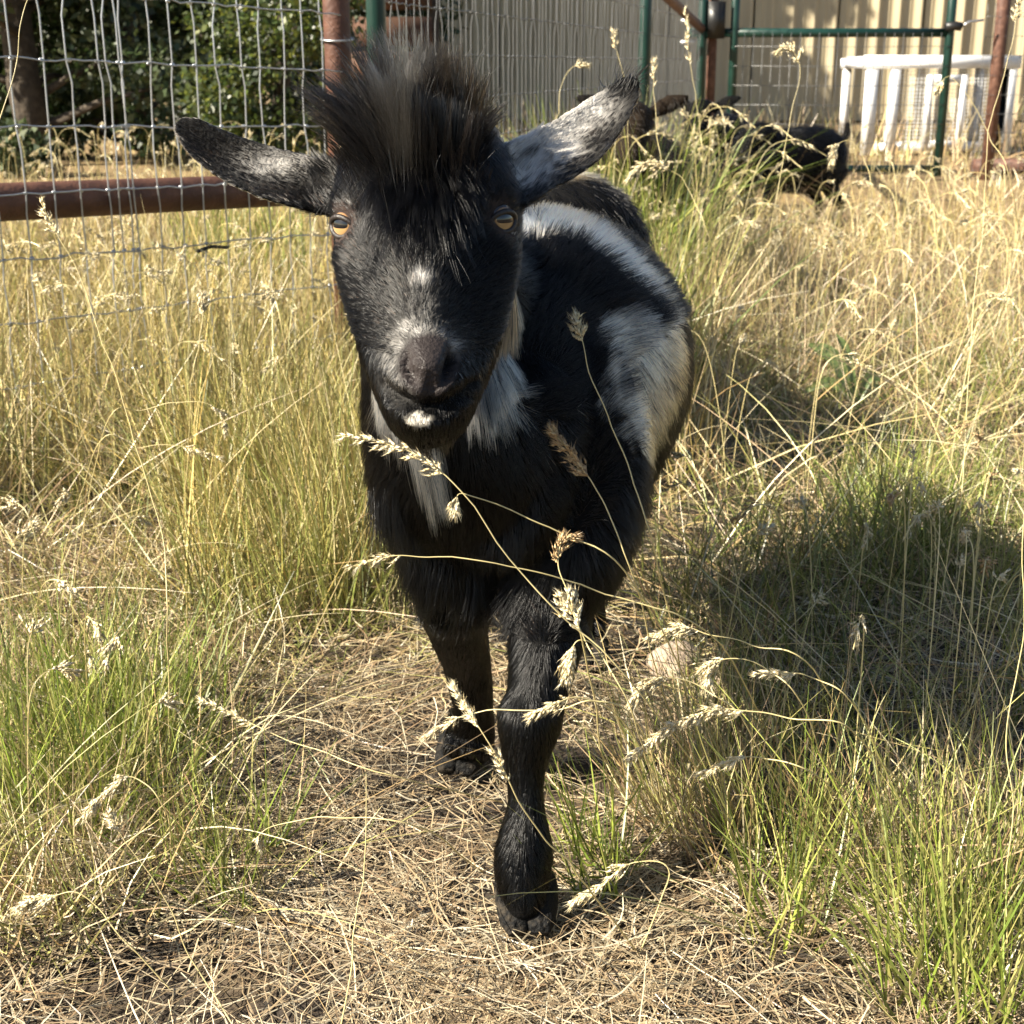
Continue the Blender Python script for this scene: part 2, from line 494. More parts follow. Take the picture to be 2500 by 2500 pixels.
# ---- green gate -------------------------------------------------------
GY = 8.0
def build_gate():
    xl, xr = (1790 - 1250) / 3572 * GY, (2312 - 1250) / 3572 * GY
    root = empty('pipe_gate', (xl, GY, 0), 'dark green pipe gate with wire mesh at the back of the pen', 'gate')
    zt = atY(2000, 80, GY).z
    def pipe(name, pts, r, m='green_pipe'):
        mb = MB(); mb.tube(pts, r, 14); return obj(name, mb.mesh(name, smooth=True, origin=root.location), M[m], root)
    pipe('upright', [(xl, GY, 0.03), (xl, GY, 0.8), (xl, GY, 1.5)], 0.024)
    pipe('upright', [(xr, GY, 0.02), (xr, GY, 0.8), (xr, GY, 1.5)], 0.024)
    pipe('top_rail', [(xl - 0.26, GY + 0.004, zt), (xl + 0.5, GY + 0.004, zt), (xr, GY + 0.004, zt)], 0.024)
    pipe('bottom_rail', [(xl, GY + 0.004, 0.06), (xr, GY + 0.004, 0.06)], 0.02)
    for k, z in enumerate(np.arange(0.10, zt, 0.1016)):
        pipe('cross_wire', [(xl, GY - 0.026, z), ((xl + xr) / 2, GY - 0.026, z - 0.004), (xr, GY - 0.026, z)], 0.0016, 'wire_dull')
    mb = MB(); mb.tube([(0, 0, 0.05), (0, 0, zt)], 0.0014, 5)
    me = mb.mesh('upright_wire', smooth=True)
    for x in np.arange(xl + 0.05, xr - 0.02, 0.0508):
        o = obj('upright_wire', me, M['wire_dull'], root); o.location = (x - xl, -0.028, 0)
    mb = MB(); mb.tube([(xr - 0.035, GY - 0.03, zt + 0.03), (xr + 0.02, GY - 0.03, zt + 0.035), (xr + 0.05, GY - 0.03, zt + 0.03)], 0.024, 10)
    cl = obj('clamp', mb.mesh('clamp', smooth=True, origin=root.location), M['dark_metal'], root)
    mb = MB(); mb.tube([(xr + 0.05, GY - 0.03, zt + 0.03), (xr + 0.09, GY - 0.03, zt + 0.055), (xr + 0.17, GY - 0.02, zt + 0.065)], 0.0065, 8)
    obj('latch_rod', mb.mesh('latch_rod', smooth=True, origin=root.location), M['wire'], cl)
    mb = MB()
    for z in (zt + 0.06, zt - 0.05):
        mb.tube([(xl - 0.30, GY - 0.05, z), (xl - 0.22, GY - 0.05, z)], 0.012, 8)
    obj('hinge_bolt', mb.mesh('hinge_bolt', smooth=True, origin=root.location), M['wire'], root)
    mb = MB(); mb.box((xl - 0.15, GY - 0.04, zt - 0.03), (xl - 0.06, GY + 0.05, zt + 0.16))
    obj('hinge_block', mb.mesh('hinge_block', origin=root.location), M['dark_metal'], root)
    # tall brown posts
    for px, y_, r, lab in ((1737, GY + 0.06, 0.026, 'thin brown pipe post just behind the gate hinge'), (2435, GY + 0.05, 0.036, 'thick brown pipe post beside the gate latch')):
        x = (px - 1250) / 3572 * y_
        mb = MB(); mb.tube([(0, 0, -0.05), (0, 0, 0.8), (0, 0, 1.8)], r, 16)
        o = obj('pipe_post', mb.mesh('pipe_post', smooth=True), M['rust_dark'], None, (x, y_, 0))
        tag(o, lab, 'post')
    xq = (2445 - 1250) / 3572 * GY
    rp = empty('pipe_rail', (xq, GY + 0.1, 0), 'low rusty pipe lying along the ground beside the thick brown post', 'pipe')
    mb = MB(); mb.tube([(xq, GY + 0.3, 0.05), (xq + 1.5, GY + 0.5, 0.06)], 0.045, 14)
    obj('pipe', mb.mesh('pipe', smooth=True, origin=rp.location), M['rust_dark'], rp)
    # mesh strip between gate and brown post
    f3 = wire_fence('wire_fence', 'loose wire mesh stretched past the thick brown post', (xr + 0.2, GY + 0.02, 0), (1, 0.0, 0), 0.0, 0.9, 0.05, 9, 0.1016, 0.0508, (M['wire_dull'], M['wire_dull']), r=0.0014)
build_gate()

# ---- white wire-sided crate ------------------------------------------
def build_crate():
    Y0, Y1 = 10.2, 10.95
    xl, xr = (2118 - 1250) / 3572 * Y0, (2486 - 1250) / 3572 * Y0
    zt = atY(2300, 146, Y0).z
    root = empty('animal_hutch', ((xl + xr) / 2, Y0, 0), 'white framed wire sided animal hutch by the shed wall', 'hutch')
    def bar(name, lo, hi, par=None):
        mb = MB(); mb.box(lo, hi); return obj(name, mb.mesh(name, origin=root.location), M['white_paint'], par or root)
    w = 0.06
    for x, ww in ((xl, 0.085), (xl + 0.17, 0.07), (xr - 0.10, 0.10)):
        bar('upright', (x, Y0, 0), (x + ww, Y0 + 0.04, zt - w))
    for x in (xl, xr - w):
        bar('upright', (x, Y1 - 0.04, 0), (x + w, Y1, zt - w))
    bar('top_bar', (xl - 0.02, Y0 - 0.004, zt - w + 0.002), (xr + 0.02, Y0 + 0.045, zt + 0.03))
    bar('top_bar', (xl - 0.02, Y1 - 0.04, zt - w + 0.002), (xr + 0.02, Y1, zt + 0.01))
    bar('top_bar', (xl, Y0 + 0.047, zt - w + 0.004), (xl + w, Y1 - 0.043, zt + 0.006))
    bar('top_bar', (xr - w, Y0 + 0.047, zt - w + 0.004), (xr, Y1 - 0.043, zt + 0.006))
    bar('bottom_bar', (xl + w + 0.002, Y0 + 0.003, 0.03), (xr - w - 0.002, Y0 + 0.037, 0.03 + w))
    bar('lid', (xl + 0.005, Y0 + 0.05, zt + 0.007), (xr - 0.005, Y1 - 0.045, zt + 0.022))
    # door
    dx0, dx1 = xl + 0.42, xl + 0.66
    d = bar('door', (dx0, Y0 - 0.03, 0.05), (dx0 + 0.045, Y0 - 0.006, zt - 0.10))
    bar('door_stile', (dx1, Y0 - 0.03, 0.05), (dx1 + 0.04, Y0 - 0.006, zt - 0.10), d)
    bar('door_rail', (dx0 + 0.047, Y0 - 0.029, zt - 0.15), (dx1 - 0.002, Y0 - 0.007, zt - 0.10), d)
    bar('door_rail', (dx0 + 0.047, Y0 - 0.029, 0.055), (dx1 - 0.002, Y0 - 0.007, 0.10), d)
    bar('upright', (xl + 0.94, Y0, 0.0), (xl + 0.94 + w, Y0 + 0.04, zt - w))
    mb = MB()
    for x in np.arange(xl + 0.22, xr - 0.06, 0.025):
        mb.tube([(x, Y0 + 0.03, 0.06), (x, Y0 + 0.03, zt - w)], 0.0020, 4, cap=False)
    for z in np.arange(0.07, zt - w, 0.025):
        mb.tube([(xl + 0.2, Y0 + 0.031, z), (xr - 0.05, Y0 + 0.031, z)], 0.0020, 4, cap=False)
    o = obj('wire_mesh', mb.mesh('wire_mesh', smooth=True, origin=root.location), M['white_paint'], root); o['kind'] = 'stuff'
build_crate()

# ---- trees beyond the left fence -------------------------------------
def leaf_cloud(centers, radii, n, size, cols, seed, droop=0.2):
    """many small pointed leaf faces filling ellipsoid clumps"""
    r_ = np.random.default_rng(seed)
    k = r_.integers(0, len(centers), n)
    d = nrm(r_.normal(size=(n, 3)))
    u = r_.random(n) ** 0.45
    P = centers[k] + d * radii[k] * u[:, None]
    ax = nrm(d * 0.8 + r_.normal(size=(n, 3)) * 0.6 + np.array((0, 0, -droop)))
    sd = nrm(np.cross(ax, r_.normal(size=(n, 3))))
    L = size * (0.5 + r_.random(n))[:, None]; W = L * 0.30
    V = np.stack([P, P + ax * L * 0.5 + sd * W, P + ax * L, P + ax * L * 0.5 - sd * W], 1).reshape(-1, 3)
    F = np.arange(4 * n).reshape(n, 4)
    ci = r_.integers(0, len(cols), n)
    C = np.array(cols)[ci] * (0.7 + 0.6 * r_.random(n))[:, None]
    return V, F, np.repeat(C, 4, axis=0)

def build_tree(name, label, x, y, h, spread, base, ncl, nleaf, size, cols, seed, trunk_r=0.12, conifer=True, bare=0.0):
    r_ = np.random.default_rng(seed)
    root = empty(name, (x, y, 0), label, 'tree', 'trees beyond the wire fence')
    mb = MB()
    n = 9
    tz = np.linspace(-0.05, h * 0.92, n)
    tp = [(0.06 * math.sin(i * 1.3 + seed), 0.06 * math.cos(i * 1.7 + seed), z) for i, z in enumerate(tz)]
    mb.tube(tp, np.linspace(trunk_r, trunk_r * 0.2, n), 10)
    obj('trunk', mb.mesh('trunk', smooth=True), M['bark'], root)
    cs, rs = [], []
    mbl = MB()
    for k in range(ncl):
        f = (k + 0.5) / ncl
        z = base + (h - base) * f
        a = r_.random() * 6.283
        wid = spread * ((1 - f) ** 0.7 + 0.12 if conifer else math.sin(math.pi * (0.12 + 0.8 * f)))
        rad = wid * (0.35 + 0.65 * r_.random())
        c = np.array((math.cos(a) * rad, math.sin(a) * rad, z + r_.normal(0, 0.08)))
        cs.append(c); s = 0.16 + 0.32 * spread * 0.6 * r_.random()
        rs.append(np.array((s * 1.25, s * 1.25, s * 0.75)))
        z0 = max(0.05, z - 0.25 * rad)
        mbl.tube([(0, 0, z0), (c[0] * 0.5, c[1] * 0.5, (z0 + c[2]) / 2 + 0.03), tuple(c)], [trunk_r * 0.28 * (1.1 - f), trunk_r * 0.18 * (1.1 - f), 0.006], 6)
    obj('limbs', mbl.mesh('limbs', smooth=True), M['bark'], root)
    V, F, C = leaf_cloud(np.array(cs), np.array(rs), nleaf, size, cols, seed)
    obj('crown', np_mesh('crown', V, F, C), M['leaf'], root)

DG = [(0.030, 0.052, 0.014), (0.045, 0.072, 0.02), (0.020, 0.036, 0.011), (0.07, 0.09, 0.03)]
LG = [(0.12, 0.15, 0.025), (0.08, 0.115, 0.02), (0.16, 0.175, 0.03), (0.05, 0.07, 0.016)]
GG = [(0.10, 0.13, 0.06), (0.07, 0.10, 0.04), (0.14, 0.16, 0.08)]
build_tree('juniper_tree', 'dark green bushy tree nearest the left edge behind the fence', -3.05, 9.2, 4.6, 1.15, 0.25, 52, 34000, 0.055, DG + GG, 21)
build_tree('juniper_tree', 'dusty green tree with a dark trunk behind the doubled fence wires', -1.95, 10.6, 5.2, 1.1, 0.45, 46, 30000, 0.055, DG + GG, 22)
build_tree('leafy_bush', 'yellow green sunlit bush just left of the brown corner post', -1.22, 7.6, 2.6, 0.50, 0.12, 40, 22000, 0.034, LG + DG, 23, trunk_r=0.05, conifer=False)
build_tree('juniper_tree', 'tall dark tree standing deep in the shade behind the bush', -3.7, 14.0, 7.5, 1.9, 0.8, 60, 36000, 0.15, DG, 24, trunk_r=0.2)
build_tree('juniper_tree', 'broad dark tree farthest off beside the shed corner', -5.2, 13.4, 7.5, 2.3, 0.3, 70, 36000, 0.16, DG, 25, trunk_r=0.2)
build_tree('juniper_tree', 'low dark bushy tree filling the gap between the two nearest trees', -2.55, 9.9, 3.4, 1.0, 0.10, 46, 26000, 0.055, DG, 26, trunk_r=0.08)
build_tree('juniper_tree', 'dark low tree in shade straight behind the brown corner post', -1.55, 11.6, 3.6, 0.9, 0.10, 44, 22000, 0.06, DG, 27, trunk_r=0.08)
# ================================================================== GOATS
def remesh(mb, voxel, smooth_it=6, name='body'):
    me = mb.mesh(name + '_raw')
    o = bpy.data.objects.new('tmp', me)
    scene.collection.objects.link(o)
    m = o.modifiers.new('r', 'REMESH'); m.mode = 'VOXEL'; m.voxel_size = voxel
    s = o.modifiers.new('s', 'SMOOTH'); s.factor = 0.5; s.iterations = smooth_it
    dg = bpy.context.evaluated_depsgraph_get()
    out = bpy.data.meshes.new_from_object(o.evaluated_get(dg))
    bpy.data.objects.remove(o); bpy.data.meshes.remove(me)
    out.name = name
    return out

def mesh_arrays(me):
    me.calc_loop_triangles()
    V = np.empty(len(me.vertices) * 3, np.float32); me.vertices.foreach_get('co', V)
    T = np.empty(len(me.loop_triangles) * 3, np.int32); me.loop_triangles.foreach_get('vertices', T)
    V = V.reshape(-1, 3).astype(float); T = T.reshape(-1, 3)
    fn = np.cross(V[T[:, 1]] - V[T[:, 0]], V[T[:, 2]] - V[T[:, 0]])
    N = np.zeros_like(V)
    for k in range(3): np.add.at(N, T[:, k], fn)
    return V, T, nrm(N)

def sample(V, T, N, n, weight, rng):
    A = np.linalg.norm(np.cross(V[T[:, 1]] - V[T[:, 0]], V[T[:, 2]] - V[T[:, 0]]), axis=1)
    w = A * weight(V[T].mean(1), nrm(N[T].mean(1)))
    w = w / w.sum()
    t = rng.choice(len(T), n, p=w)
    a, b = rng.random(n), rng.random(n)
    f = a + b > 1; a[f] = 1 - a[f]; b[f] = 1 - b[f]
    W = np.stack([1 - a - b, a, b], 1)
    P = (V[T[t]] * W[:, :, None]).sum(1)
    Nn = nrm((N[T[t]] * W[:, :, None]).sum(1))
    return P, Nn

def hair_curves(name, Pts, rad, col, parent, mat_, taper=0.25):
    """Pts (n,k,3) in the parent's frame"""
    n, k, _ = Pts.shape
    hc = bpy.data.hair_curves.new(name)
    hc.add_curves([k] * n)
    hc.attributes['position'].data.foreach_set('vector', Pts.astype(np.float32).ravel())
    ra = hc.attributes.get('radius') or hc.attributes.new('radius', 'FLOAT', 'POINT')
    t = np.linspace(0, 1, k)
    rr = np.asarray(rad).reshape(-1, 1) * (1 - (1 - taper) * t ** 1.5)[None, :]
    rr = np.broadcast_to(rr, (n, k)).astype(np.float32)
    ra.data.foreach_set('value', rr.ravel().copy())
    ca = hc.attributes.new('col', 'FLOAT_COLOR', 'CURVE')
    c4 = np.ones((n, 4), np.float32); c4[:, :3] = col
    ca.data.foreach_set('color', c4.ravel())
    hc.materials.append(mat_)
    o = bpy.data.objects.new(name, hc)
    return link(o, parent)

EYE_CLEAR = []
def clear_eyes(Pt, r=0.0135):
    ok = np.ones(len(Pt), bool)
    for e in EYE_CLEAR:
        for i in range(Pt.shape[1]):
            ok &= np.linalg.norm((Pt[:, i] - e) * np.array((1, 0.6, 1.1)), axis=1) > r
    return ok

def grow(P, N, comb, L, lift, rng, k=5, noise_f=90, noise_a=0.25, grav=0.0, jit=0.12, seed=0):
    n = len(P)
    comb = comb + vnoise3(P, noise_f, seed) * noise_a + vnoise3(P, noise_f * 0.35, seed + 5) * noise_a
    tg = comb - N * (comb * N).sum(1, keepdims=True)
    tg = nrm(tg + rng.normal(0, jit, (n, 3)))
    lift = np.asarray(lift) * np.ones(n)
    d0 = nrm(tg * np.cos(lift)[:, None] + N * np.sin(lift)[:, None])
    L = (np.asarray(L) * np.ones(n))[:, None]
    t = np.linspace(0, 1, k)
    out = np.empty((n, k, 3))
    for i, u in enumerate(t):
        out[:, i] = P + d0 * L * u + (tg - N * 0.10) * L * (0.22 * u * u) + np.array((0, 0, -1.0)) * (grav * L * u * u)
    return out

def clump(Pt, cell, amt, seed=0, power=1.0):
    """pull the tips of neighbouring hairs together into locks"""
    R0 = Pt[:, 0] + vnoise3(Pt[:, 0], 0.7 / cell, seed) * cell * 0.45
    key = np.floor(R0 / cell).astype(np.int64)
    key = (key[:, 0] * 73856093) ^ (key[:, 1] * 19349663) ^ (key[:, 2] * 83492791)
    _, inv = np.unique(key, return_inverse=True)
    cnt = np.bincount(inv).astype(float)
    k = Pt.shape[1]
    for i in range(1, k):
        mean = np.stack([np.bincount(inv, Pt[:, i, a]) / cnt for a in range(3)], 1)[inv]
        w = amt * (i / (k - 1)) ** power
        Pt[:, i] = Pt[:, i] * (1 - w) + mean * w
    return Pt

def blob(P, c, r):
    d = (P - np.array(tuple(c))) / np.array(r, float)
    return np.exp(-(d * d).sum(1))

BLK = np.array((0.0018, 0.0017, 0.0018)); WHT = np.array((0.88, 0.81, 0.69)); BRN = np.array((0.022, 0.014, 0.010)); GRY = np.array((0.14, 0.125, 0.11))

# ---- the goat in front ----------------------------------------------
def make_main_goat():
    goat = empty('goat', (0.0, 1.1, 0.0), 'black and white young goat walking towards the camera', 'goat')
    G0 = np.array(goat.location)
    mb = MB()
    def tube(pts, rad, seg=20, up=(0, 0, 1), n=None):
        P = np.array([tuple(p) for p in pts], float); r = np.array(rad, float)
        if r.ndim == 1: r = np.stack([r, r], 1)
        n = n or 5 * len(P)
        Q = spline(P, n)
        rr = spline(np.hstack([r, np.zeros((len(r), 1))]), n)[:, :2]
        mb.tube(Q, np.maximum(rr, 0.003), seg, up=up)
    # torso: chest, barrel, rump
    tube([(-0.012, 0.965, 0.325), (-0.010, 0.99, 0.325), (-0.004, 1.05, 0.345), (0.010, 1.15, 0.352), (0.028, 1.27, 0.350), (0.040, 1.38, 0.342), (0.050, 1.47, 0.338), (0.055, 1.535, 0.33), (0.056, 1.552, 0.33)],
         [(0.035, 0.045), (0.056, 0.066), (0.080, 0.098), (0.118, 0.140), (0.134, 0.140), (0.132, 0.128), (0.108, 0.112), (0.060, 0.075), (0.02, 0.03)], 32)
    # breast and throat
    tube([(-0.030, 1.13, 0.40), (-0.045, 1.06, 0.425), (-0.056, 1.02, 0.455), (-0.060, 0.985, 0.480), (-0.06, 0.96, 0.49)],
         [(0.082, 0.10), (0.066, 0.086), (0.056, 0.074), (0.052, 0.064), (0.045, 0.055)], 24)
    tube([(-0.062, 1.00, 0.47), (-0.058, 0.985, 0.42), (-0.045, 0.988, 0.375), (-0.03, 1.00, 0.325), (-0.012, 1.03, 0.285)],
         [(0.042, 0.04), (0.050, 0.048), (0.064, 0.052), (0.072, 0.05), (0.050, 0.04)], 24, up=(0, 1, 0))
    # shoulders
    tube([(-0.062, 1.08, 0.40), (-0.066, 1.05, 0.33), (-0.052, 1.03, 0.275), (-0.047, 1.04, 0.235)], [(0.035, 0.045), (0.042, 0.055), (0.042, 0.05), (0.034, 0.04)], 18, up=(0, 1, 0))
    tube([(0.055, 1.08, 0.40), (0.062, 1.05, 0.33), (0.050, 1.02, 0.27), (0.030, 1.015, 0.225)], [(0.035, 0.045), (0.045, 0.055), (0.042, 0.05), (0.034, 0.04)], 18, up=(0, 1, 0))
    # front leg stepping forward (viewer's right)
    tube([atY(1345, 1430, 1.03), atY(1335, 1560, 0.985), atY(1310, 1700, 0.958), atY(1293, 1760, 0.950), atY(1283, 1880, 0.938), atY(1284, 1960, 0.930), atY(1280, 2060, 0.920), atY(1276, 2130, 0.912), atY(1278, 2195, 0.902), atY(1282, 2235, 0.898)],
         [(0.036, 0.042), (0.028, 0.032), (0.0225, 0.026), (0.0245, 0.027), (0.0150, 0.0175), (0.0135, 0.0155), (0.0205, 0.0210), (0.0205, 0.021), (0.0160, 0.017), (0.012, 0.014)], 16, up=(0, 1, 0))
    # front leg behind (viewer's left)
    tube([atY(1112, 1440, 1.045), atY(1118, 1530, 1.065), atY(1138, 1610, 1.095), atY(1148, 1670, 1.11), atY(1155, 1730, 1.125), atY(1150, 1780, 1.135), atY(1142, 1830, 1.13), atY(1138, 1850, 1.125)],
         [(0.034, 0.040), (0.0245, 0.030), (0.0205, 0.023), (0.0190, 0.021), (0.0175, 0.019), (0.021, 0.022), (0.022, 0.023), (0.02, 0.02)], 16, up=(0, 1, 0))
    # hind legs
    tube([(0.105, 1.43, 0.31), (0.100, 1.37, 0.24), (0.092, 1.345, 0.19), (0.087, 1.39, 0.13), (0.086, 1.405, 0.08), (0.085, 1.405, 0.045), (0.084, 1.39, 0.025)],
         [(0.05, 0.075), (0.044, 0.058), (0.026, 0.036), (0.017, 0.021), (0.014, 0.016), (0.017, 0.018), (0.016, 0.017)], 16, up=(0, 1, 0))
    tube([(-0.005, 1.46, 0.31), (-0.012, 1.45, 0.24), (-0.015, 1.45, 0.19), (-0.012, 1.50, 0.13), (-0.010, 1.50, 0.08), (-0.009, 1.495, 0.045), (-0.008, 1.48, 0.025)],
         [(0.05, 0.075), (0.044, 0.058), (0.026, 0.036), (0.017, 0.021), (0.014, 0.016), (0.017, 0.018), (0.016, 0.017)], 16, up=(0, 1, 0))
    # tail
    tube([(0.055, 1.52, 0.41), (0.06, 1.57, 0.44), (0.06, 1.60, 0.42)], [(0.02, 0.016), (0.016, 0.014), (0.01, 0.01)], 10)
    # head: rings from crown to chin; front / back are distances towards / away from the viewer
    ZE = 0.890
    rows = [  # y, cx, half width px, front mm, back mm, narrowing of the front
        (262, 1010, 60, -38, -86, 0.2), (292, 1013, 120, -16, -112, 0.2), (340, 1018, 178, 2, -126, 0.22), (400, 1022, 208, 14, -130, 0.25),
        (470, 1028, 228, 21, -130, 0.28), (540, 1031, 240, 28, -126, 0.42), (600, 1033, 240, 35, -120, 0.48), (660, 1036, 231, 43, -110, 0.52),
        (720, 1040, 218, 50, -96, 0.52), (780, 1044, 197, 57, -80, 0.46), (840, 1047, 173, 61, -62, 0.34), (890, 1049, 150, 64, -46, 0.26),
        (935, 1050, 128, 62, -34, 0.2), (975, 1050, 110, 55, -24, 0.16), (1005, 1050, 100, 49, -18, 0.14), (1035, 1050, 76, 40, -12, 0.1), (1056, 1050, 42, 28, -2, 0.1)]
    rows = np.array(rows, float)
    ys = np.linspace(rows[0, 0], rows[-1, 0], 60)
    ev = np.stack([np.interp(ys, rows[:, 0], rows[:, k]) for k in range(6)], 1)
    ker = np.array([1, 2, 3, 2, 1]) / 9.0
    for k in range(1, 6):
        pd = np.pad(ev[:, k], 2, mode='edge'); ev[:, k] = np.convolve(pd, ker, 'valid')
    seg = 40
    V = []
    for y, cx, hw, fr, bk, nar in ev:
        mid, half = (fr + bk) / 2, (fr - bk) / 2
        for j in range(seg):
            th = 2 * math.pi * j / seg
            c, s = math.cos(th), math.sin(th)
            dep = mid + half * math.copysign(abs(c) ** 0.85, c)
            x = hw * math.copysign(abs(s) ** 0.75, s) * (1 - nar * sstep(0.0, 1.0, np.array(c)))
            zc = ZE - dep / 1000.0
            V.append(at(cx + x, y, ZE) + Vector((0, -dep / 1000.0, -0.10 * dep / 1000.0)))
    V = np.array([tuple(v) for v in V]); n = len(ev)
    i, j = np.meshgrid(np.arange(n - 1), np.arange(seg), indexing='ij'); j2 = (j + 1) % seg
    F = np.stack([i * seg + j, i * seg + j2, (i + 1) * seg + j2, (i + 1) * seg + j], -1).reshape(-1, 4)
    V = np.vstack([V, V[:seg].mean(0)[None], V[-seg:].mean(0)[None]])
    jj = np.arange(seg); k2 = (jj + 1) % seg
    F = np.vstack([F, np.stack([np.full(seg, n * seg), k2, jj, jj], -1), np.stack([np.full(seg, n * seg + 1), (n - 1) * seg + jj, (n - 1) * seg + k2, (n - 1) * seg + k2], -1)])
    mb.add(V, F)
    # ears: upper edge, lower edge, bowed away from the viewer in the middle
    EDGE = []
    def ear(up, lo, z_up, z_lo, bow, thick):
        nu, nv = 26, 12
        U = spline([at(*p, z) for p, z in zip(up, z_up)], nu); Lw = spline([at(*p, z) for p, z in zip(lo, z_lo)], nu)
        EDGE.extend([U[5:], Lw[5:]])
        back = np.array((0, CP, -SP))
        A = np.empty((nu, nv, 3)); B = np.empty((nu, nv, 3))
        for q in range(nv):
            v = q / (nv - 1)
            s = math.sin(math.pi * v)
            u = np.linspace(0, 1, nu)
            env = np.sin(np.pi * np.clip(u * 0.86 + 0.14, 0, 1)) ** 0.6
            base = U * (1 - v) + Lw * v + back * (bow * s * env)[:, None]
            A[:, q] = base - back * (thick * (0.55 + 0.45 * s))
            B[:, q] = base + back * (thick * (0.55 + 0.45 * s))
        ring = np.concatenate([A, B[:, ::-1]], axis=1)
        sg = ring.shape[1]; nn = nu
        Vv = np.vstack([ring.reshape(-1, 3), ring[0].mean(0)[None], ring[-1].mean(0)[None]])
        i, j = np.meshgrid(np.arange(nn - 1), np.arange(sg), indexing='ij'); j2 = (j + 1) % sg
        Ff = np.stack([i * sg + j, i * sg + j2, (i + 1) * sg + j2, (i + 1) * sg + j], -1).reshape(-1, 4)
        jj = np.arange(sg); k2 = (jj + 1) % sg
        Ff = np.vstack([Ff, np.stack([np.full(sg, nn * sg), k2, jj, jj], -1), np.stack([np.full(sg, nn * sg + 1), (nn - 1) * sg + jj, (nn - 1) * sg + k2, (nn - 1) * sg + k2], -1)])
        mb.add(Vv, Ff)
    ear([(880, 395), (800, 383), (720, 370), (630, 346), (545, 315), (475, 284), (440, 282), (424, 300)],
        [(900, 520), (790, 524), (705, 505), (605, 473), (525, 430), (462, 378), (432, 335), (422, 312)],
        [0.93, 0.945, 0.945, 0.943, 0.940, 0.938, 0.938, 0.938], [0.93, 0.93, 0.918, 0.915, 0.918, 0.925, 0.932, 0.936], 0.013, 0.0045)
    ear([(1180, 370), (1262, 335), (1325, 304), (1395, 264), (1465, 220), (1525, 184), (1553, 182), (1565, 198)],
        [(1180, 505), (1278, 506), (1345, 466), (1415, 428), (1478, 376), (1532, 300), (1560, 240), (1567, 212)],
        [0.94, 0.955, 0.965, 0.972, 0.978, 0.98, 0.98, 0.98], [0.93, 0.93, 0.933, 0.938, 0.945, 0.955, 0.968, 0.975], 0.013, 0.0045)
    me = remesh(mb, 0.0026, 9)
    V, T, N = mesh_arrays(me)
    # sculpting of the face on the finished surface
    front = (N[:, 1] < 0.35)
    def push(c, r, amt, only=None):
        w = blob(V, c, r) * amt
        if only is not None: w = w * only
        V[:] = V + N * w[:, None]
    def surf(px, py, ymin=0.0):
        """nearest front vertex seen at that place"""
        k = 1.0
        d = V - np.array((0, 0, CAM_H))
        zc = d[:, 1] * CP - d[:, 2] * SP
        xx = 1250 + d[:, 0] / zc * FPX
        yy = 1250 - (d[:, 1] * SP + d[:, 2] * CP) / zc * FPX
        e = (xx - px) ** 2 + (yy - py) ** 2 + 1e9 * (V[:, 1] < ymin)
        c = np.where(e < 18 ** 2)[0]
        if len(c) == 0: c = np.argsort(e)[:4]
        return V[c[np.argmin(zc[c])]].copy()
    # nose pad, nostrils, philtrum, mouth line, chin
    push(surf(1035, 870), (0.017, 0.03, 0.016), 0.006)
    push(surf(1020, 905), (0.010, 0.02, 0.012), 0.0030); push(surf(1078, 905), (0.010, 0.02, 0.012), 0.0030)
    for sgn, cx0 in ((-1, 1048), (1, 1048)):
        for f in np.linspace(0, 1, 9):
            x_ = cx0 + sgn * (70 - 4 * f - 30 * f * f); y_ = 850 + 88 * f
            push(surf(x_, y_), (0.0020, 0.02, 0.0030), -0.0038 * (0.6 + 0.6 * math.sin(math.pi * f)))
    for f in np.linspace(0, 1, 8):
        push(surf(1050 + 2 * f, 930 + 52 * f), (0.0024, 0.02, 0.004), -0.0020)
    for f in np.linspace(-1, 1, 33):
        push(surf(1048 + 118 * f, 998 - 62 * f * f), (0.0045, 0.02, 0.0028), -0.0030)
    push(surf(1046, 1025), (0.018, 0.03, 0.010), 0.0035)
    push(surf(965, 950), (0.012, 0.03, 0.012), 0.003); push(surf(1130, 950), (0.012, 0.03, 0.012), 0.003)
    # eye sockets
    EYES = []
    for px, py, ox, tilt in ((815, 556, -1, -1), (1247, 532, 1, 1)):
        c = surf(px, py)
        EYES.append((c, ox))
        push(c, (0.018, 0.018, 0.015), -0.0035)
        push(surf(px - ox * 10, py - 62), (0.022, 0.02, 0.010), 0.0055)
        push(surf(px - ox * 8, py + 62), (0.02, 0.02, 0.012), 0.003)
        push(surf(px - ox * 75, py + 20), (0.013, 0.02, 0.022), -0.003)
    for v in (0,):
        me.vertices.foreach_set('co', V.astype(np.float32).ravel())
    me.update()
    V, T, N = mesh_arrays(me)
    def pxy(P):
        d = P - np.array((0, 0, CAM_H)); zc = d[:, 1] * CP - d[:, 2] * SP
        return d, zc
    HC = np.array(at(1035, 600, 0.90))        # middle of the face
    NOSE = surf(1035, 880); POLL = np.array(at(1020, 330, 0.94))
    EL, ER = EYES[0][0], EYES[1][0]
    EYE_CLEAR.extend([EL + np.array((-0.003, -0.006, 0)), ER + np.array((0.003, -0.006, 0))])
    # ---- coat pattern in 3D ----------------------------------------
    spots = []   # centre, radius, weight
    def sp(px, py, r, w=1.0, p=None):
        spots.append((surf(px, py, 1.04) if p is None else np.array(p, float), r, w))
    sp(1590, 880, 0.040, 1.1); sp(1635, 940, 0.038, 1.1); sp(1555, 985, 0.030, 1.0); sp(1520, 830, 0.024, 0.9); sp(1535, 1120, 0.018, 0.9); sp(1525, 1190, 0.014, 0.8); sp(1600, 1010, 0.025, 0.9)
    sp(1668, 830, 0.026, 1.0)
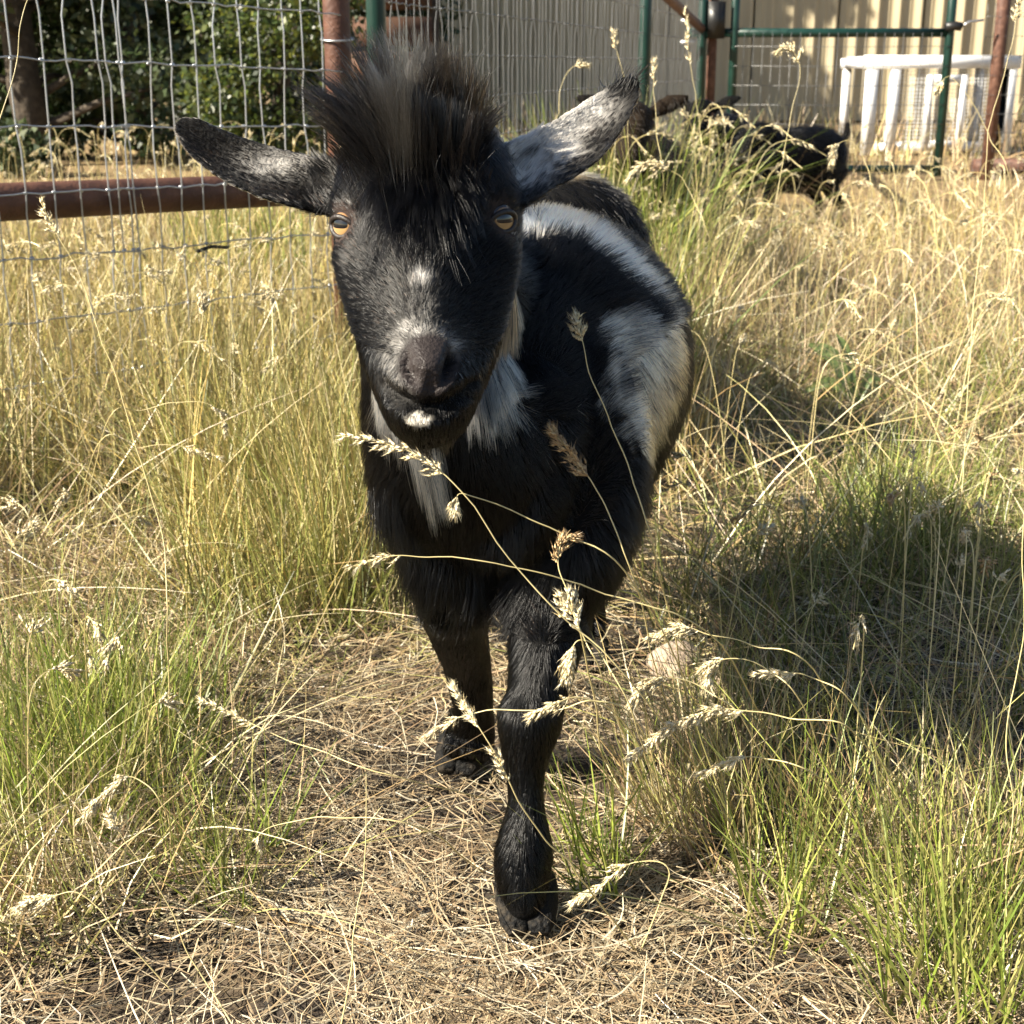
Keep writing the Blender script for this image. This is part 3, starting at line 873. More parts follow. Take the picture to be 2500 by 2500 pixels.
    sp(1345, 500, 0.032, 1.5); sp(1305, 545, 0.028, 1.5); sp(1400, 525, 0.026, 1.4); sp(1450, 560, 0.024, 1.4); sp(1510, 605, 0.024, 1.4); sp(1560, 645, 0.022, 1.3); sp(1605, 690, 0.018, 1.0)
    sp(1555, 930, 0.014, -1.0); sp(1645, 885, 0.010, -0.8); sp(1625, 1000, 0.013, -0.9); sp(1535, 860, 0.010, -0.7); sp(1425, 540, 0.010, -0.9); sp(1530, 622, 0.011, -0.9); sp(1480, 580, 0.008, -0.6)
    sp(1585, 905, 0.014, -0.9); sp(1615, 850, 0.010, -0.5); sp(1470, 650, 0.030, -1.0); sp(1370, 600, 0.024, -1.2); sp(1660, 1040, 0.022, -0.8); sp(1600, 730, 0.03, -0.6)
    for p_, r_ in (((0.002, 0.955, 0.44), 0.018), ((-0.010, 0.95, 0.40), 0.018), ((-0.086, 0.95, 0.40), 0.012), ((-0.066, 0.95, 0.382), 0.014)):
        spots.append((V[np.argmin(np.linalg.norm(V - np.array(p_), axis=1) + 10 * (V[:, 1] < 0.91))].copy(), r_, 1.1))
    earL = [surf(745, 395), surf(700, 385), surf(655, 385)]; earR = [surf(1290, 350), surf(1330, 335), surf(1375, 310), surf(1320, 385), surf(1415, 280), surf(1365, 345), surf(1290, 410), surf(1450, 255)]
    LIP = surf(1022, 1022)
    RIM = [surf(x, y) for x, y in ((1030, 800), (990, 790), (955, 830), (935, 880), (940, 925), (965, 955), (1075, 800), (1120, 850))]
    STAR = surf(1030, 664)
    BRIDGE = surf(1020, 745)
    throatz = surf(1010, 1100)
    headz = lambda P: ((P[:, 1] < 1.005) & (P[:, 2] > 0.40) & (np.linalg.norm(P - HC, axis=1) < 0.19))
    def white_amount(P):
        w = np.zeros(len(P))
        for c, r, a in spots:
            w += a * blob(P, c, (r, r * 1.3, r))
        w += vnoise(P, 45, 39) * 0.22 + vnoise(P, 90, 40) * 0.24 + vnoise(P, 210, 41) * 0.16
        return sstep(0.32, 0.74, w)
    def grey_amount(P):
        g = np.zeros(len(P))
        for c in RIM: g = np.maximum(g, 0.50 * blob(P, c, (0.0080, 0.02, 0.0075)))
        g = np.maximum(g, 0.22 * blob(P, BRIDGE, (0.015, 0.02, 0.02)))
        g = np.maximum(g, 1.0 * blob(P, STAR, (0.007, 0.02, 0.0045)))
        for c in earL: g = np.maximum(g, 0.8 * blob(P, c, (0.017, 0.02, 0.010)))
        for c in earR: g = np.maximum(g, 1.5 * blob(P, c, (0.016, 0.02, 0.012)))
        return np.clip(g * (0.75 + 0.5 * vnoise(P, 260, 44)), 0, 1)
    def nose_pad(P):
        d = (P - surf_nose) / np.array((0.0185, 0.05, 0.0185))
        return sstep(1.15, 0.85, np.linalg.norm(d, axis=1)) * (P[:, 1] < NOSE[1] + 0.022)
    surf_nose = surf(1040, 880)
    def lip_amount(P): return sstep(0.45, 0.65, blob(P, LIP, (0.010, 0.02, 0.0048)))
    def colour(P, rng=None):
        w = white_amount(P)[:, None]; g = grey_amount(P)[:, None]; l = lip_amount(P)[:, None]
        c = BLK * (1 - w) + WHT * w
        c = c * (1 - g) + (np.array((0.60, 0.57, 0.53))) * g
        c = c * (1 - l) + WHT * l
        if rng is not None:
            m = rng.random(len(P))
            c = c * (0.7 + 0.6 * rng.random(len(P)))[:, None]
            k = ((m < 0.05) & (w[:, 0] < 0.3))
            c[k] = BRN * 1.5
            iw = (w[:, 0] > 0.5) & (P[:, 2] < 0.44) & (rng.random(len(P)) < 0.14 + 0.25 * (vnoise(P, 60, 47) > 0.25)); c[iw] = BLK * 3
            ib = (w[:, 0] > 0.02) & (w[:, 0] < 0.5) & (rng.random(len(P)) < 0.45); c[ib] = WHT * 0.8
            ys_ = (w[:, 0] > 0.5) & ~iw; c[ys_] *= np.array((1.0, 0.93, 0.80)) ** (1 + vnoise(P[ys_], 35, 48))[:, None]
            er = (np.abs(P[:, 0] + 0.057) > 0.08) & (P[:, 2] > 0.46) & (P[:, 1] < 1.02)
            ii = np.where(er & (g[:, 0] < 0.35))[0]
            E_ = np.vstack(EDGE)
            de = np.sqrt(((P[ii][:, None, :] - E_[None]) ** 2).sum(2).min(1))
            rim = np.exp(-(de / 0.0065) ** 2)
            pale = rng.random(len(ii)) < 0.04 + 0.8 * rim
            c[ii[pale]] = np.array((0.20, 0.175, 0.15)) * (0.5 + 0.8 * rng.random((pale.sum(), 1)))
            c[ii[~pale]] = np.array((0.010, 0.0075, 0.006))
            # frosted hairs where grey, not a flat wash
            f = (rng.random(len(P)) > g[:, 0] * 1.5) & (g[:, 0] > 0.05) & (l[:, 0] < 0.3) & (w[:, 0] < 0.3)
            c[f] = BLK * 1.2
        return c
    # skin colours
    C = colour(V) * 0.75
    np_pad = nose_pad(V)[:, None]
    C = C * (1 - np_pad) + np.array((0.034, 0.028, 0.027)) * np_pad
    for e, ox in EYES:
        b = sstep(0.35, 0.75, blob(V, e, (0.024, 0.03, 0.021)))[:, None]
        C = C * (1 - b) + np.array((0.045, 0.032, 0.028)) * b
    inner = np.zeros(len(V))
    add_col(me, C)
    wa = me.attributes.new('wet', 'FLOAT', 'POINT'); wa.data.foreach_set('value', np_pad[:, 0].astype(np.float32).copy())
    me.polygons.foreach_set('use_smooth', np.ones(len(me.polygons), bool))
    me.vertices.foreach_set('co', (V - G0).astype(np.float32).ravel()); me.update()
    body = obj('body', me, M['skin'], goat)
    # ---- eyes ------------------------------------------------------
    em = eye_material()
    for e, ox in EYES:
        look = nrm(np.array((ox * 0.62, -0.78, 0.02)))
        ctr = e - look * 0.0098 - G0
        bm = bmesh.new(); bmesh.ops.create_uvsphere(bm, u_segments=40, v_segments=26, radius=0.0122)
        em_me = bpy.data.meshes.new('eye'); bm.to_mesh(em_me); bm.free()
        em_me.polygons.foreach_set('use_smooth', np.ones(len(em_me.polygons), bool))
        eo = obj('eye', em_me, em, goat)
        eo.location = ctr
        eo.rotation_euler = Vector(look).to_track_quat('Y', 'Z').to_euler()
        # lids: an almond ring round the eyeball
        lb = MB()
        q = Vector(look).to_track_quat('Y', 'Z').to_matrix()
        pts = []
        for a in np.linspace(0, 2 * math.pi, 37):
            x = 0.0096 * math.cos(a); z = (0.0056 if math.sin(a) > 0 else 0.0076) * math.sin(a) * (1 - 0.12 * math.cos(a) ** 2)
            y = math.sqrt(max(1e-8, 0.0128 ** 2 - x * x - z * z))
            pts.append((x, y - 0.0002, z))
        lb.tube(pts, 0.0019, 8, cap=False, up=(0, 1, 0))
        obj('eyelid', lb.mesh('eyelid', smooth=True), M['lid'], eo)
    # ---- hooves: two claws each -----------------------------------
    def hoof(c, yaw, s=1.0, pitch=0.0):
        mbh = MB()
        for sx in (-1, 1):
            P = []
            prof = [(0.0, 0.028, 0.0125, 0.020), (0.010, 0.020, 0.0128, 0.021), (0.026, 0.009, 0.0115, 0.010), (0.034, 0.003, 0.007, 0.0035)]
            pts = [(sx * (0.0108 - 0.10 * y), -0.012 - y + 0.012, z * 0.5 + 0.004) for y, z, rx, rz in prof]
            pts = [(sx * 0.0105, 0.012, 0.016)] + pts
            rad = [(0.011, 0.013)] + [(rx * 0.92, max(0.004, z * 0.62)) for y, z, rx, rz in prof]
            Mx = Matrix.Translation(Vector(c)) @ Matrix.Rotation(yaw, 4, 'Z') @ Matrix.Rotation(pitch, 4, 'X') @ Matrix.Scale(s, 4)
            mbh.tube([tuple(Mx @ Vector(p)) for p in pts], np.array(rad) * s, 12)
        obj('hoof', mbh.mesh('hoof', smooth=True, origin=G0), M['hoof'], goat)
    h1 = gp(1284, 2236); h2 = gp(1138, 1862)
    hoof((h1.x, h1.y, 0.004), R(2), 1.10); hoof((h2.x, h2.y, 0.004), R(-14), 1.15)
    hoof((0.084, 1.385, 0.004), 0.1, 0.95); hoof((-0.008, 1.475, 0.004), 0.1, 0.95)
    # ---- coat -------------------------------------------------------
    rng = np.random.default_rng(3)
    eyem = lambda P: np.minimum(np.linalg.norm((P - EL) / np.array((1, 1, 0.9)), axis=1), np.linalg.norm((P - ER) / np.array((1, 1, 0.9)), axis=1))
    def weight(P, n):
        w = np.ones(len(P))
        hd = headz(P)
        w[hd] = 2.6
        w *= np.where(n[:, 1] > 0.3, 0.45, 1.0)
        w[P[:, 1] > 1.2] *= 0.8
        lg = (P[:, 2] < 0.22)
        w[lg] = 2.2
        w *= (1 - 0.985 * nose_pad(P))
        w *= sstep(0.0105, 0.017, eyem(P)) + 0.002
        return w
    n = 300000
    P, Nn = sample(V, T, N, n, weight, rng)
    hd = headz(P)
    L = np.full(n, 0.0165) + 0.005 * vnoise(P, 30, 60)
    legs = sstep(0.25, 0.17, P[:, 2]); L = L * (1 - legs) + 0.0055 * legs
    rN = np.linalg.norm(P - NOSE, axis=1)
    faceL = 0.0030 + 0.0055 * sstep(0.02, 0.13, rN)
    hm = np.where(hd, sstep(0.20, 0.15, np.linalg.norm(P - HC, axis=1)), 0.0)
    L = L * (1 - hm) + faceL * hm
    ears = ((P[:, 0] < -0.135) | (P[:, 0] > 0.02)) & (P[:, 1] < 1.02) & (P[:, 2] > 0.46) & (np.abs(P[:, 0] + 0.057) > 0.072)
    L[ears] = 0.0034
    eye_near = sstep(0.012, 0.03, eyem(P)); L *= 0.35 + 0.65 * eye_near
    pas = (P[:, 2] < 0.075) & (P[:, 1] < 1.2); L[pas] = 0.0075
    L *= 0.65 + 0.7 * rng.random(n)
    comb = np.tile(np.array((0.02, 0.55, -0.75)), (n, 1))
    up = Nn[:, 2] > 0.3
    comb[up] = np.array((0.03, 1.0, -0.2))
    comb[:, 0] += 0.5 * np.sign(P[:, 0] - 0.02) * (P[:, 1] > 1.1) * 0.4
    comb[legs > 0.5] = np.array((0.0, 0.12, -1.0))
    # face: swept away from the nose, over the cheeks
    away = nrm((P - NOSE) * np.array((1.6, 1.0, 0.85)))
    comb[hd] = away[hd]
    low = hd & (P[:, 2] < NOSE[2] + 0.004); comb[low] = np.array((0, 0.3, -1.0))
    dirL = nrm(np.array(tuple(at(424, 295, 0.938) - at(800, 450, 0.94)))); dirR = nrm(np.array(tuple(at(1565, 195, 0.98) - at(1270, 430, 0.94))))
    comb[ears & (P[:, 0] < -0.06)] = dirL; comb[ears & (P[:, 0] > -0.06)] = dirR
    lift = np.full(n, R(15)); lift[hd] = R(11); lift[legs > 0.5] = R(7); lift[ears] = R(10)
    lift[(P[:, 1] > 1.08) & up] = R(40)
    lift += rng.normal(0, R(4), n)
    col = colour(P, rng)
    Pt = grow(P, Nn, comb, L, lift, rng, k=5, noise_f=60, noise_a=0.20, grav=0.05, jit=0.07, seed=70)
    Pt = clump(Pt, 0.0055, 0.42, 71)
    keep = (P[:, 2] > 0.032) & (Pt[:, :, 2].min(1) > 0.022) & clear_eyes(Pt, 0.0082)
    hair_curves('coat', Pt[keep] - G0, (np.where(hd, 0.00015, 0.00019) * np.where(ears, 0.8, 1))[keep], col[keep], goat, M['hair'])
    # ---- crest: tall ragged tuft between the ears ------------------
    n = 4600
    cw = lambda Q, nn: (blob(Q, at(1022, 350, 0.90), (0.040, 0.05, 0.020)) + 0.25 * blob(Q, at(1020, 310, 0.95), (0.040, 0.06, 0.03))) * (np.abs(Q[:, 0] + 0.064) < 0.048)
    P, Nn = sample(V, T, N, n, cw, rng)
    u = np.clip((P[:, 0] + 0.0600) / 0.050, -1.1, 1.1)          # -1 left .. 1 right
    lk = vnoise3(P * np.array((1, 0.6, 0.6)), 60, 90)
    d = np.stack([u * 0.42 - 0.16 + 0.36 * lk[:, 0], -0.22 + 0.30 * lk[:, 1] + 0.15 * rng.random(n), 0.95 - 0.30 * np.abs(u) + 0.1 * lk[:, 2]], 1)
    d = nrm(d + rng.normal(0, 0.06, (n, 3)))
    L = (0.036 + 0.024 * rng.random(n)) * (1.10 - 0.55 * np.abs(u + 0.28)) * (1 + 0.60 * lk[:, 2]); L[rng.random(n) < 0.05] *= 1.3
    t = np.linspace(0, 1, 7)
    Pt = np.empty((n, 7, 3))
    side = np.stack([u * 0.45 + 0.45 * lk[:, 0], np.zeros(n) + 0.15, -0.22 * np.ones(n)], 1) + rng.normal(0, 0.08, (n, 3))
    for i, q in enumerate(t):
        Pt[:, i] = P + d * (L * q)[:, None] + side * (L * 0.40 * q * q)[:, None]
    Pt = clump(Pt, 0.0075, 0.78, 93, 0.9)
    st_ = rng.random(n) < 0.12; Pt[st_] += (t ** 2)[None, :, None] * rng.normal(0, 0.008, (st_.sum(), 1, 3))
    c = np.where(rng.random((n, 1)) < 0.18, BRN * 0.8, BLK * 1.5)
    tip = np.exp(-((u + 0.12 + 0.15 * lk[:, 1]) / 0.11) ** 2)[:, None]
    c = c * (1 - 0.75 * tip) + np.array((0.055, 0.050, 0.042)) * 0.75 * tip
    c = c * (0.6 + 0.8 * rng.random((n, 1)))
    ok = clear_eyes(Pt, 0.019)
    hair_curves('crest', Pt[ok] - G0, np.full(ok.sum(), 0.00027), c[ok], goat, M['hair'], taper=0.15)
    # forelock hanging over the brow
    n = 5200
    fw = lambda Q, nn: blob(Q, at(1035, 410, 0.88), (0.028, 0.04, 0.022)) * (nn[:, 1] < 0.2)
    P, Nn = sample(V, T, N, n, fw, rng)
    u = (P[:, 0] + 0.0585) / 0.05
    cl = vnoise3(P, 85, 95)
    comb = np.stack([0.22 * u + 0.25 * cl[:, 0], -0.2 * np.ones(n), -1.0 * np.ones(n)], 1)
    Pt = grow(P, Nn, comb, 0.017 + 0.012 * rng.random(n), R(10) + 0.08 * rng.random(n), rng, k=6, noise_a=0.2, grav=0.08, seed=97)
    Pt = clump(Pt, 0.008, 0.6, 98)
    ok = clear_eyes(Pt, 0.019)
    hair_curves('forelock', Pt[ok] - G0, np.full(ok.sum(), 0.00020), (np.tile(BLK * 1.2, (n, 1)) * (0.6 + 0.9 * rng.random((n, 1))))[ok], goat, M['hair'], taper=0.15)
    # ---- beard and ruff: long pale hair under the jaw ---------------
    n = 7500
    A = [((-0.004, 0.955, 0.468), (0.010, 0.05, 0.020), 1), ((-0.012, 0.95, 0.445), (0.011, 0.05, 0.018), 1), ((-0.024, 0.95, 0.420), (0.011, 0.05, 0.014), 0.9),
         ((-0.087, 0.95, 0.415), (0.008, 0.05, 0.022), 1), ((-0.066, 0.95, 0.392), (0.013, 0.05, 0.012), 1.0), ((-0.061, 0.95, 0.372), (0.009, 0.05, 0.011), 0.8)]
    def bw(Q, nn):
        w = np.zeros(len(Q))
        for a, r, g in A: w = np.maximum(w, blob(Q, a, r) * g)
        return w * (w > 0.3) * (Q[:, 1] > 0.912)
    P, Nn = sample(V, T, N, n, bw, rng)
    cl = vnoise3(P, 90, 120)
    rt = (P[:, 0] > -0.035)[:, None]
    comb = np.where(rt, np.array((-0.12, -0.05, -1.0)), np.array((0.25, -0.15, -1.0))) + 0.22 * cl
    Ln = (0.017 + 0.017 * rng.random(n)) * (1 + 0.3 * cl[:, 1]) * np.where((P[:, 0] < -0.04) & (P[:, 2] < 0.39), 1.45, 1.0)
    Pt = grow(P, Nn, comb, Ln, R(20) + 0.15 * rng.random(n), rng, k=6, noise_a=0.15, grav=0.35, jit=0.06, seed=121)
    Pt = clump(Pt, 0.009, 0.6, 122)
    c = np.where(rng.random((n, 1)) < 0.86, np.array((0.86, 0.74, 0.55)), BLK * 2.0) * (0.65 + 0.5 * rng.random((n, 1)))
    hair_curves('beard', Pt - G0, np.full(n, 0.00021), c, goat, M['hair'], taper=0.2)
    # longer fringe on knees, breast and pastern
    n = 2600
    Bp = [surf(1180, 1420), surf(1020, 1400), surf(930, 1240), surf(1250, 1420)]
    def fwg(Q, nn):
        w = np.zeros(len(Q))
        for a in Bp: w = np.maximum(w, blob(Q, a, (0.02, 0.03, 0.018)))
        return w * (w > 0.2)
    P, Nn = sample(V, T, N, n, fwg, rng)
    comb = np.tile(np.array((0.0, -0.1, -1.0)), (n, 1)) + 0.3 * vnoise3(P, 60, 130)
    Pt = grow(P, Nn, comb, 0.020 + 0.014 * rng.random(n), R(26), rng, k=5, grav=0.1, seed=131)
    ok = Pt[:, :, 2].min(1) > 0.014
    hair_curves('fringe', Pt[ok] - G0, np.full(ok.sum(), 0.0002), np.tile(BLK * 1.1, (ok.sum(), 1)), goat, M['hair'], taper=0.2)
    # whiskers
    return goat

def eye_material():
    m = bpy.data.materials.new('goat_eye'); m.use_nodes = True
    nt = m.node_tree; b = nt.nodes['Principled BSDF']
    b.inputs['Roughness'].default_value = 0.04; b.inputs['Coat Weight'].default_value = 0.8; b.inputs['Coat Roughness'].default_value = 0.02
    tc = nt.nodes.new('ShaderNodeTexCoord'); s = nt.nodes.new('ShaderNodeSeparateXYZ'); nt.links.new(tc.outputs['Object'], s.inputs[0])
    def math_(op, a, b_=None):
        q = nt.nodes.new('ShaderNodeMath'); q.operation = op
        for i, v in enumerate((a, b_)):
            if v is None: continue
            if isinstance(v, (int, float)): q.inputs[i].default_value = v
            else: nt.links.new(v, q.inputs[i])
        return q.outputs[0]
    x = math_('DIVIDE', s.outputs[0], 0.0092); z = math_('DIVIDE', s.outputs[2], 0.0092)
    r = math_('SQRT', math_('ADD', math_('MULTIPLY', x, x), math_('MULTIPLY', z, z)))
    # iris / sclera by radius
    ramp = nt.nodes.new('ShaderNodeValToRGB'); nt.links.new(r, ramp.inputs[0])
    e = ramp.color_ramp.elements
    e[0].position = 0.0; e[0].color = (0.40, 0.23, 0.09, 1)
    e[1].position = 1.0; e[1].color = (0.02, 0.014, 0.01, 1)
    e1 = ramp.color_ramp.elements.new(0.62); e1.color = (0.50, 0.31, 0.13, 1)
    e2 = ramp.color_ramp.elements.new(0.86); e2.color = (0.26, 0.14, 0.06, 1)
    e3 = ramp.color_ramp.elements.new(0.93); e3.color = (0.03, 0.02, 0.015, 1)
    # horizontal slot pupil
    px = math_('ABSOLUTE', math_('DIVIDE', s.outputs[0], 0.0068)); pz = math_('ABSOLUTE', math_('DIVIDE', math_('SUBTRACT', s.outputs[2], 0.0014), 0.0032))
    q4 = math_('ADD', math_('POWER', px, 4.0), math_('POWER', pz, 4.0))
    inside = math_('LESS_THAN', q4, 1.0)
    nz = nt.nodes.new('ShaderNodeTexNoise'); nz.inputs['Scale'].default_value = 900; nt.links.new(tc.outputs['Object'], nz.inputs[0])
    mv = nt.nodes.new('ShaderNodeMix'); mv.data_type = 'RGBA'; mv.blend_type = 'MULTIPLY'; mv.inputs[0].default_value = 0.5
    nt.links.new(ramp.outputs[0], mv.inputs[6]); nt.links.new(nz.outputs['Fac'], mv.inputs[7])
    mx = nt.nodes.new('ShaderNodeMix'); mx.data_type = 'RGBA'
    nt.links.new(inside, mx.inputs[0]); nt.links.new(ramp.outputs[0], mx.inputs[6]); mx.inputs[7].default_value = (0.004, 0.004, 0.005, 1)
    nt.links.new(mx.outputs[2], b.inputs['Base Color'])
    return m
M['lid'] = mat('eyelid_skin', (0.022, 0.016, 0.014), 0.45, bump=0.2, bscale=500)
make_main_goat()

# ---- goats farther back ---------------------------------------------
def make_far_goat(name, label, loc, yaw, scale, head_yaw, head_drop, colour_fn, nhair, seed, hair_len=0.018, tail_up=True):
    goat = empty(name, loc, label, 'goat')
    mb = MB()
    def tube(pts, rad, seg=16, up=(0, 0, 1)):
        P = np.array(pts, float); r = np.array(rad, float)
        if r.ndim == 1: r = np.stack([r, r], 1)
        n = 4 * len(P)
        mb.tube(spline(P, n), np.maximum(spline(np.hstack([r, np.zeros((len(r), 1))]), n)[:, :2], 0.003), seg, up=up)
    tube([(0, -0.24, 0.33), (0, -0.20, 0.33), (0, -0.08, 0.335), (0, 0.06, 0.33), (0, 0.18, 0.335), (0, 0.25, 0.33), (0, 0.27, 0.33)],
         [(0.045, 0.055), (0.085, 0.10), (0.12, 0.13), (0.14, 0.145), (0.125, 0.13), (0.07, 0.08), (0.02, 0.03)], 22)
    hb = np.array((0.03 * math.sin(head_yaw), -0.30, 0.50 - head_drop))
    tube([(0, -0.12, 0.38), (0, -0.20, 0.42), tuple(hb * 0.5 + np.array((0, -0.12, 0.225))), tuple(hb)], [(0.075, 0.09), (0.066, 0.08), (0.056, 0.064), (0.045, 0.05)], 16)
    f = np.array((math.sin(head_yaw), -math.cos(head_yaw), 0)); s_ = np.array((math.cos(head_yaw), math.sin(head_yaw), 0))
    hd = [hb - f * 0.02 + (0, 0, 0.045), hb + f * 0.02 + (0, 0, 0.03), hb + f * 0.06 + (0, 0, -0.005), hb + f * 0.10 + (0, 0, -0.045), hb + f * 0.125 + (0, 0, -0.075)]
    tube([tuple(p) for p in hd], [(0.04, 0.035), (0.058, 0.056), (0.054, 0.052), (0.040, 0.038), (0.030, 0.026)], 16)
    for sx in (-1, 1):
        b = hb + f * 0.0 + s_ * sx * 0.045 + (0, 0, 0.045)
        tip = b + s_ * sx * 0.105 + (0, 0, 0.045) - f * 0.01
        mid = (b + tip) / 2 + (0, 0, 0.004)
        tube([tuple(b), tuple(mid), tuple(tip)], [(0.014, 0.012), (0.026, 0.009), (0.009, 0.006)], 10, up=tuple(f))
        for y, hind in ((-0.17, 0), (0.18, 1)):
            if hind:
                tube([(sx * 0.07, y + 0.02, 0.31), (sx * 0.075, y - 0.02, 0.22), (sx * 0.07, y + 0.05, 0.14), (sx * 0.07, y + 0.045, 0.06), (sx * 0.07, y + 0.03, 0.012)],
                     [(0.045, 0.07), (0.034, 0.044), (0.018, 0.022), (0.015, 0.017), (0.018, 0.02)], 12, up=(0, 1, 0))
            else:
                tube([(sx * 0.06, y, 0.30), (sx * 0.06, y - 0.005, 0.20), (sx * 0.058, y, 0.12), (sx * 0.058, y, 0.05), (sx * 0.058, y - 0.01, 0.012)],
                     [(0.036, 0.05), (0.026, 0.03), (0.02, 0.022), (0.016, 0.018), (0.018, 0.02)], 12, up=(0, 1, 0))
    tube([(0, 0.25, 0.39), (0, 0.30, 0.43), (0, 0.305, 0.49)] if tail_up else [(0, 0.24, 0.39), (0, 0.28, 0.37), (0, 0.29, 0.33)], [(0.022, 0.016), (0.02, 0.014), (0.012, 0.01)], 10, up=(0, 1, 0))
    me = remesh(mb, 0.007, 5)
    V, T, N = mesh_arrays(me)
    add_col(me, colour_fn(V) * 0.8)
    me.polygons.foreach_set('use_smooth', np.ones(len(me.polygons), bool))
    obj('body', me, M['skin'], goat)
    rng = np.random.default_rng(seed)
    P, Nn = sample(V, T, N, nhair, lambda Q, n: np.ones(len(Q)), rng)
    L = np.where(P[:, 2] < 0.2, 0.010, hair_len) * (0.6 + 0.8 * rng.random(nhair))
    comb = np.tile(np.array((0, 0.7, -0.6)), (nhair, 1)); comb[P[:, 2] < 0.2] = (0, 0.1, -1)
    Pt = grow(P, Nn, comb, L, R(20), rng, k=4, noise_f=40, seed=seed)
    tl = tail_up & (P[:, 1] > 0.26) & (P[:, 2] > 0.40); Pt[tl] += (np.linspace(0, 1, 4) ** 1.0)[None, :, None] * np.array((0, 0.0, 0.045))
    keep = Pt[:, :, 2].min(1) > 0.006
    hair_curves('coat', Pt[keep], np.full(keep.sum(), 0.0004), (colour_fn(P) * (0.6 + 0.8 * rng.random((nhair, 1))))[keep], goat, M['hair'])
    for sx in (-1, 1):
        for y in (-0.185, 0.205):
            q = MB(); q.tube([(sx * 0.064, y + 0.012, 0.016), (sx * 0.064, y - 0.02, 0.012), (sx * 0.064, y - 0.03, 0.006)], [(0.019, 0.015), (0.018, 0.011), (0.008, 0.005)], 10)
            obj('hoof', q.mesh('hoof', smooth=True), M['hoof'], goat)
        e = hb + f * 0.045 + s_ * sx * 0.052 + (0, 0, 0.022)
        bm = bmesh.new(); bmesh.ops.create_uvsphere(bm, u_segments=16, v_segments=10, radius=0.011)
        m2 = bpy.data.meshes.new('eye'); bm.to_mesh(m2); bm.free()
        eo = obj('eye', m2, M['far_eye'], goat); eo.location = e
    goat.rotation_euler = (0, 0, yaw); goat.scale = (scale,) * 3
    return goat
M['far_eye'] = mat('far_goat_eye', (0.05, 0.025, 0.01), 0.1)
def black_coat(P): return np.tile(BLK * 1.6, (len(P), 1))
def brown_coat(P):
    w = sstep(-0.1, 0.5, vnoise(P, 14, 7))[:, None]
    return np.array((0.022, 0.014, 0.008)) * (1 - w) + np.array((0.008, 0.006, 0.005)) * w
def tan_back_coat(P):
    w = (sstep(0.425, 0.445, P[:, 2] + 0.02 * vnoise(P, 25, 9)) * sstep(0.20, 0.12, P[:, 1] + 0.03 * vnoise(P, 18, 10)))[:, None]
    return BLK * 1.5 * (1 - w) + np.array((0.60, 0.47, 0.29)) * w
def far_at(px, Y):
    return ((px - 1250) / 3572 * Y, Y, 0.0)
make_far_goat('goat', 'black goat lifting its head in the tall grass beside the gate hinge', far_at(1762, 5.5), R(-20), 0.92, R(-6), 0.04, black_coat, 9000, 51)
make_far_goat('goat', 'black goat seen from the side with raised tail in front of the hutch', far_at(1950, 5.3), R(-60), 0.84, R(-20), 0.20, black_coat, 9000, 52, 0.03)
make_far_goat('goat', 'dark brown goat with spread ears facing the camera behind green grass', far_at(1568, 3.9), R(-10), 0.95, R(4), 0.02, brown_coat, 12000, 53)
make_far_goat('goat', 'black goat with cream back standing close behind the walking goat', (-0.005, 2.20, 0.0), R(-145), 1.0, R(10), 0.10, tan_back_coat, 16000, 54, tail_up=False)
# ================================================================== GRASS
STRAW = np.array([(0.62, 0.48, 0.22), (0.70, 0.58, 0.32), (0.48, 0.33, 0.15), (0.56, 0.40, 0.24), (0.76, 0.66, 0.42), (0.34, 0.22, 0.12), (0.42, 0.38, 0.14)])
GOLD = np.array([(0.62, 0.47, 0.15), (0.70, 0.56, 0.22), (0.52, 0.38, 0.12), (0.74, 0.63, 0.32), (0.44, 0.38, 0.10), (0.36, 0.25, 0.10)])
GREEN = np.array([(0.20, 0.28, 0.035), (0.28, 0.37, 0.05), (0.36, 0.43, 0.07), (0.14, 0.20, 0.03), (0.46, 0.48, 0.12)])
OLIVE = np.array([(0.34, 0.36, 0.09), (0.42, 0.40, 0.12), (0.26, 0.30, 0.07), (0.50, 0.45, 0.16)])
THATCH = np.array([(0.62, 0.48, 0.29), (0.72, 0.59, 0.38), (0.50, 0.36, 0.20), (0.66, 0.50, 0.30), (0.78, 0.68, 0.48), (0.34, 0.23, 0.13)])

def ribbons(P0, dirs, L, W, bend, cols, rng, segs=4, flat=False, tipw=0.12, minz=0.002, wob=0.0):
    """N ribbons: start, start direction, length, width, bend vector added as t^2"""
    n = len(P0)
    t = np.linspace(0, 1, segs + 1)
    dirs = nrm(dirs)
    C = P0[:, None, :] + dirs[:, None, :] * (L[:, None] * t[None, :])[:, :, None] + bend[:, None, :] * (L[:, None] * (t ** 2)[None, :])[:, :, None]
    if wob:
        C[:, 1:, :] += rng.normal(0, 1, (n, segs, 3)) * (L * wob)[:, None, None]
    C[:, :, 2] = np.maximum(C[:, :, 2], minz)
    tan = nrm(np.gradient(C, axis=1))
    rv = rng.normal(size=(n, 3))
    if flat: rv = rv * 0.4 + np.array((0, 0, 1.0))
    S = nrm(np.cross(tan, rv[:, None, :]))
    w = (W[:, None] * (1 - (1 - tipw) * t[None, :] ** 1.6) * 0.5)[:, :, None]
    V = np.stack([C - S * w, C + S * w], 2)           # n, segs+1, 2, 3
    k = (segs + 1) * 2
    base = (np.arange(n) * k)[:, None]
    q = np.arange(segs)[None, :] * 2
    F = np.stack([base + q, base + q + 1, base + q + 3, base + q + 2], -1).reshape(-1, 4)
    col = np.repeat(cols, k, axis=0)
    return V.reshape(-1, 3), F, col

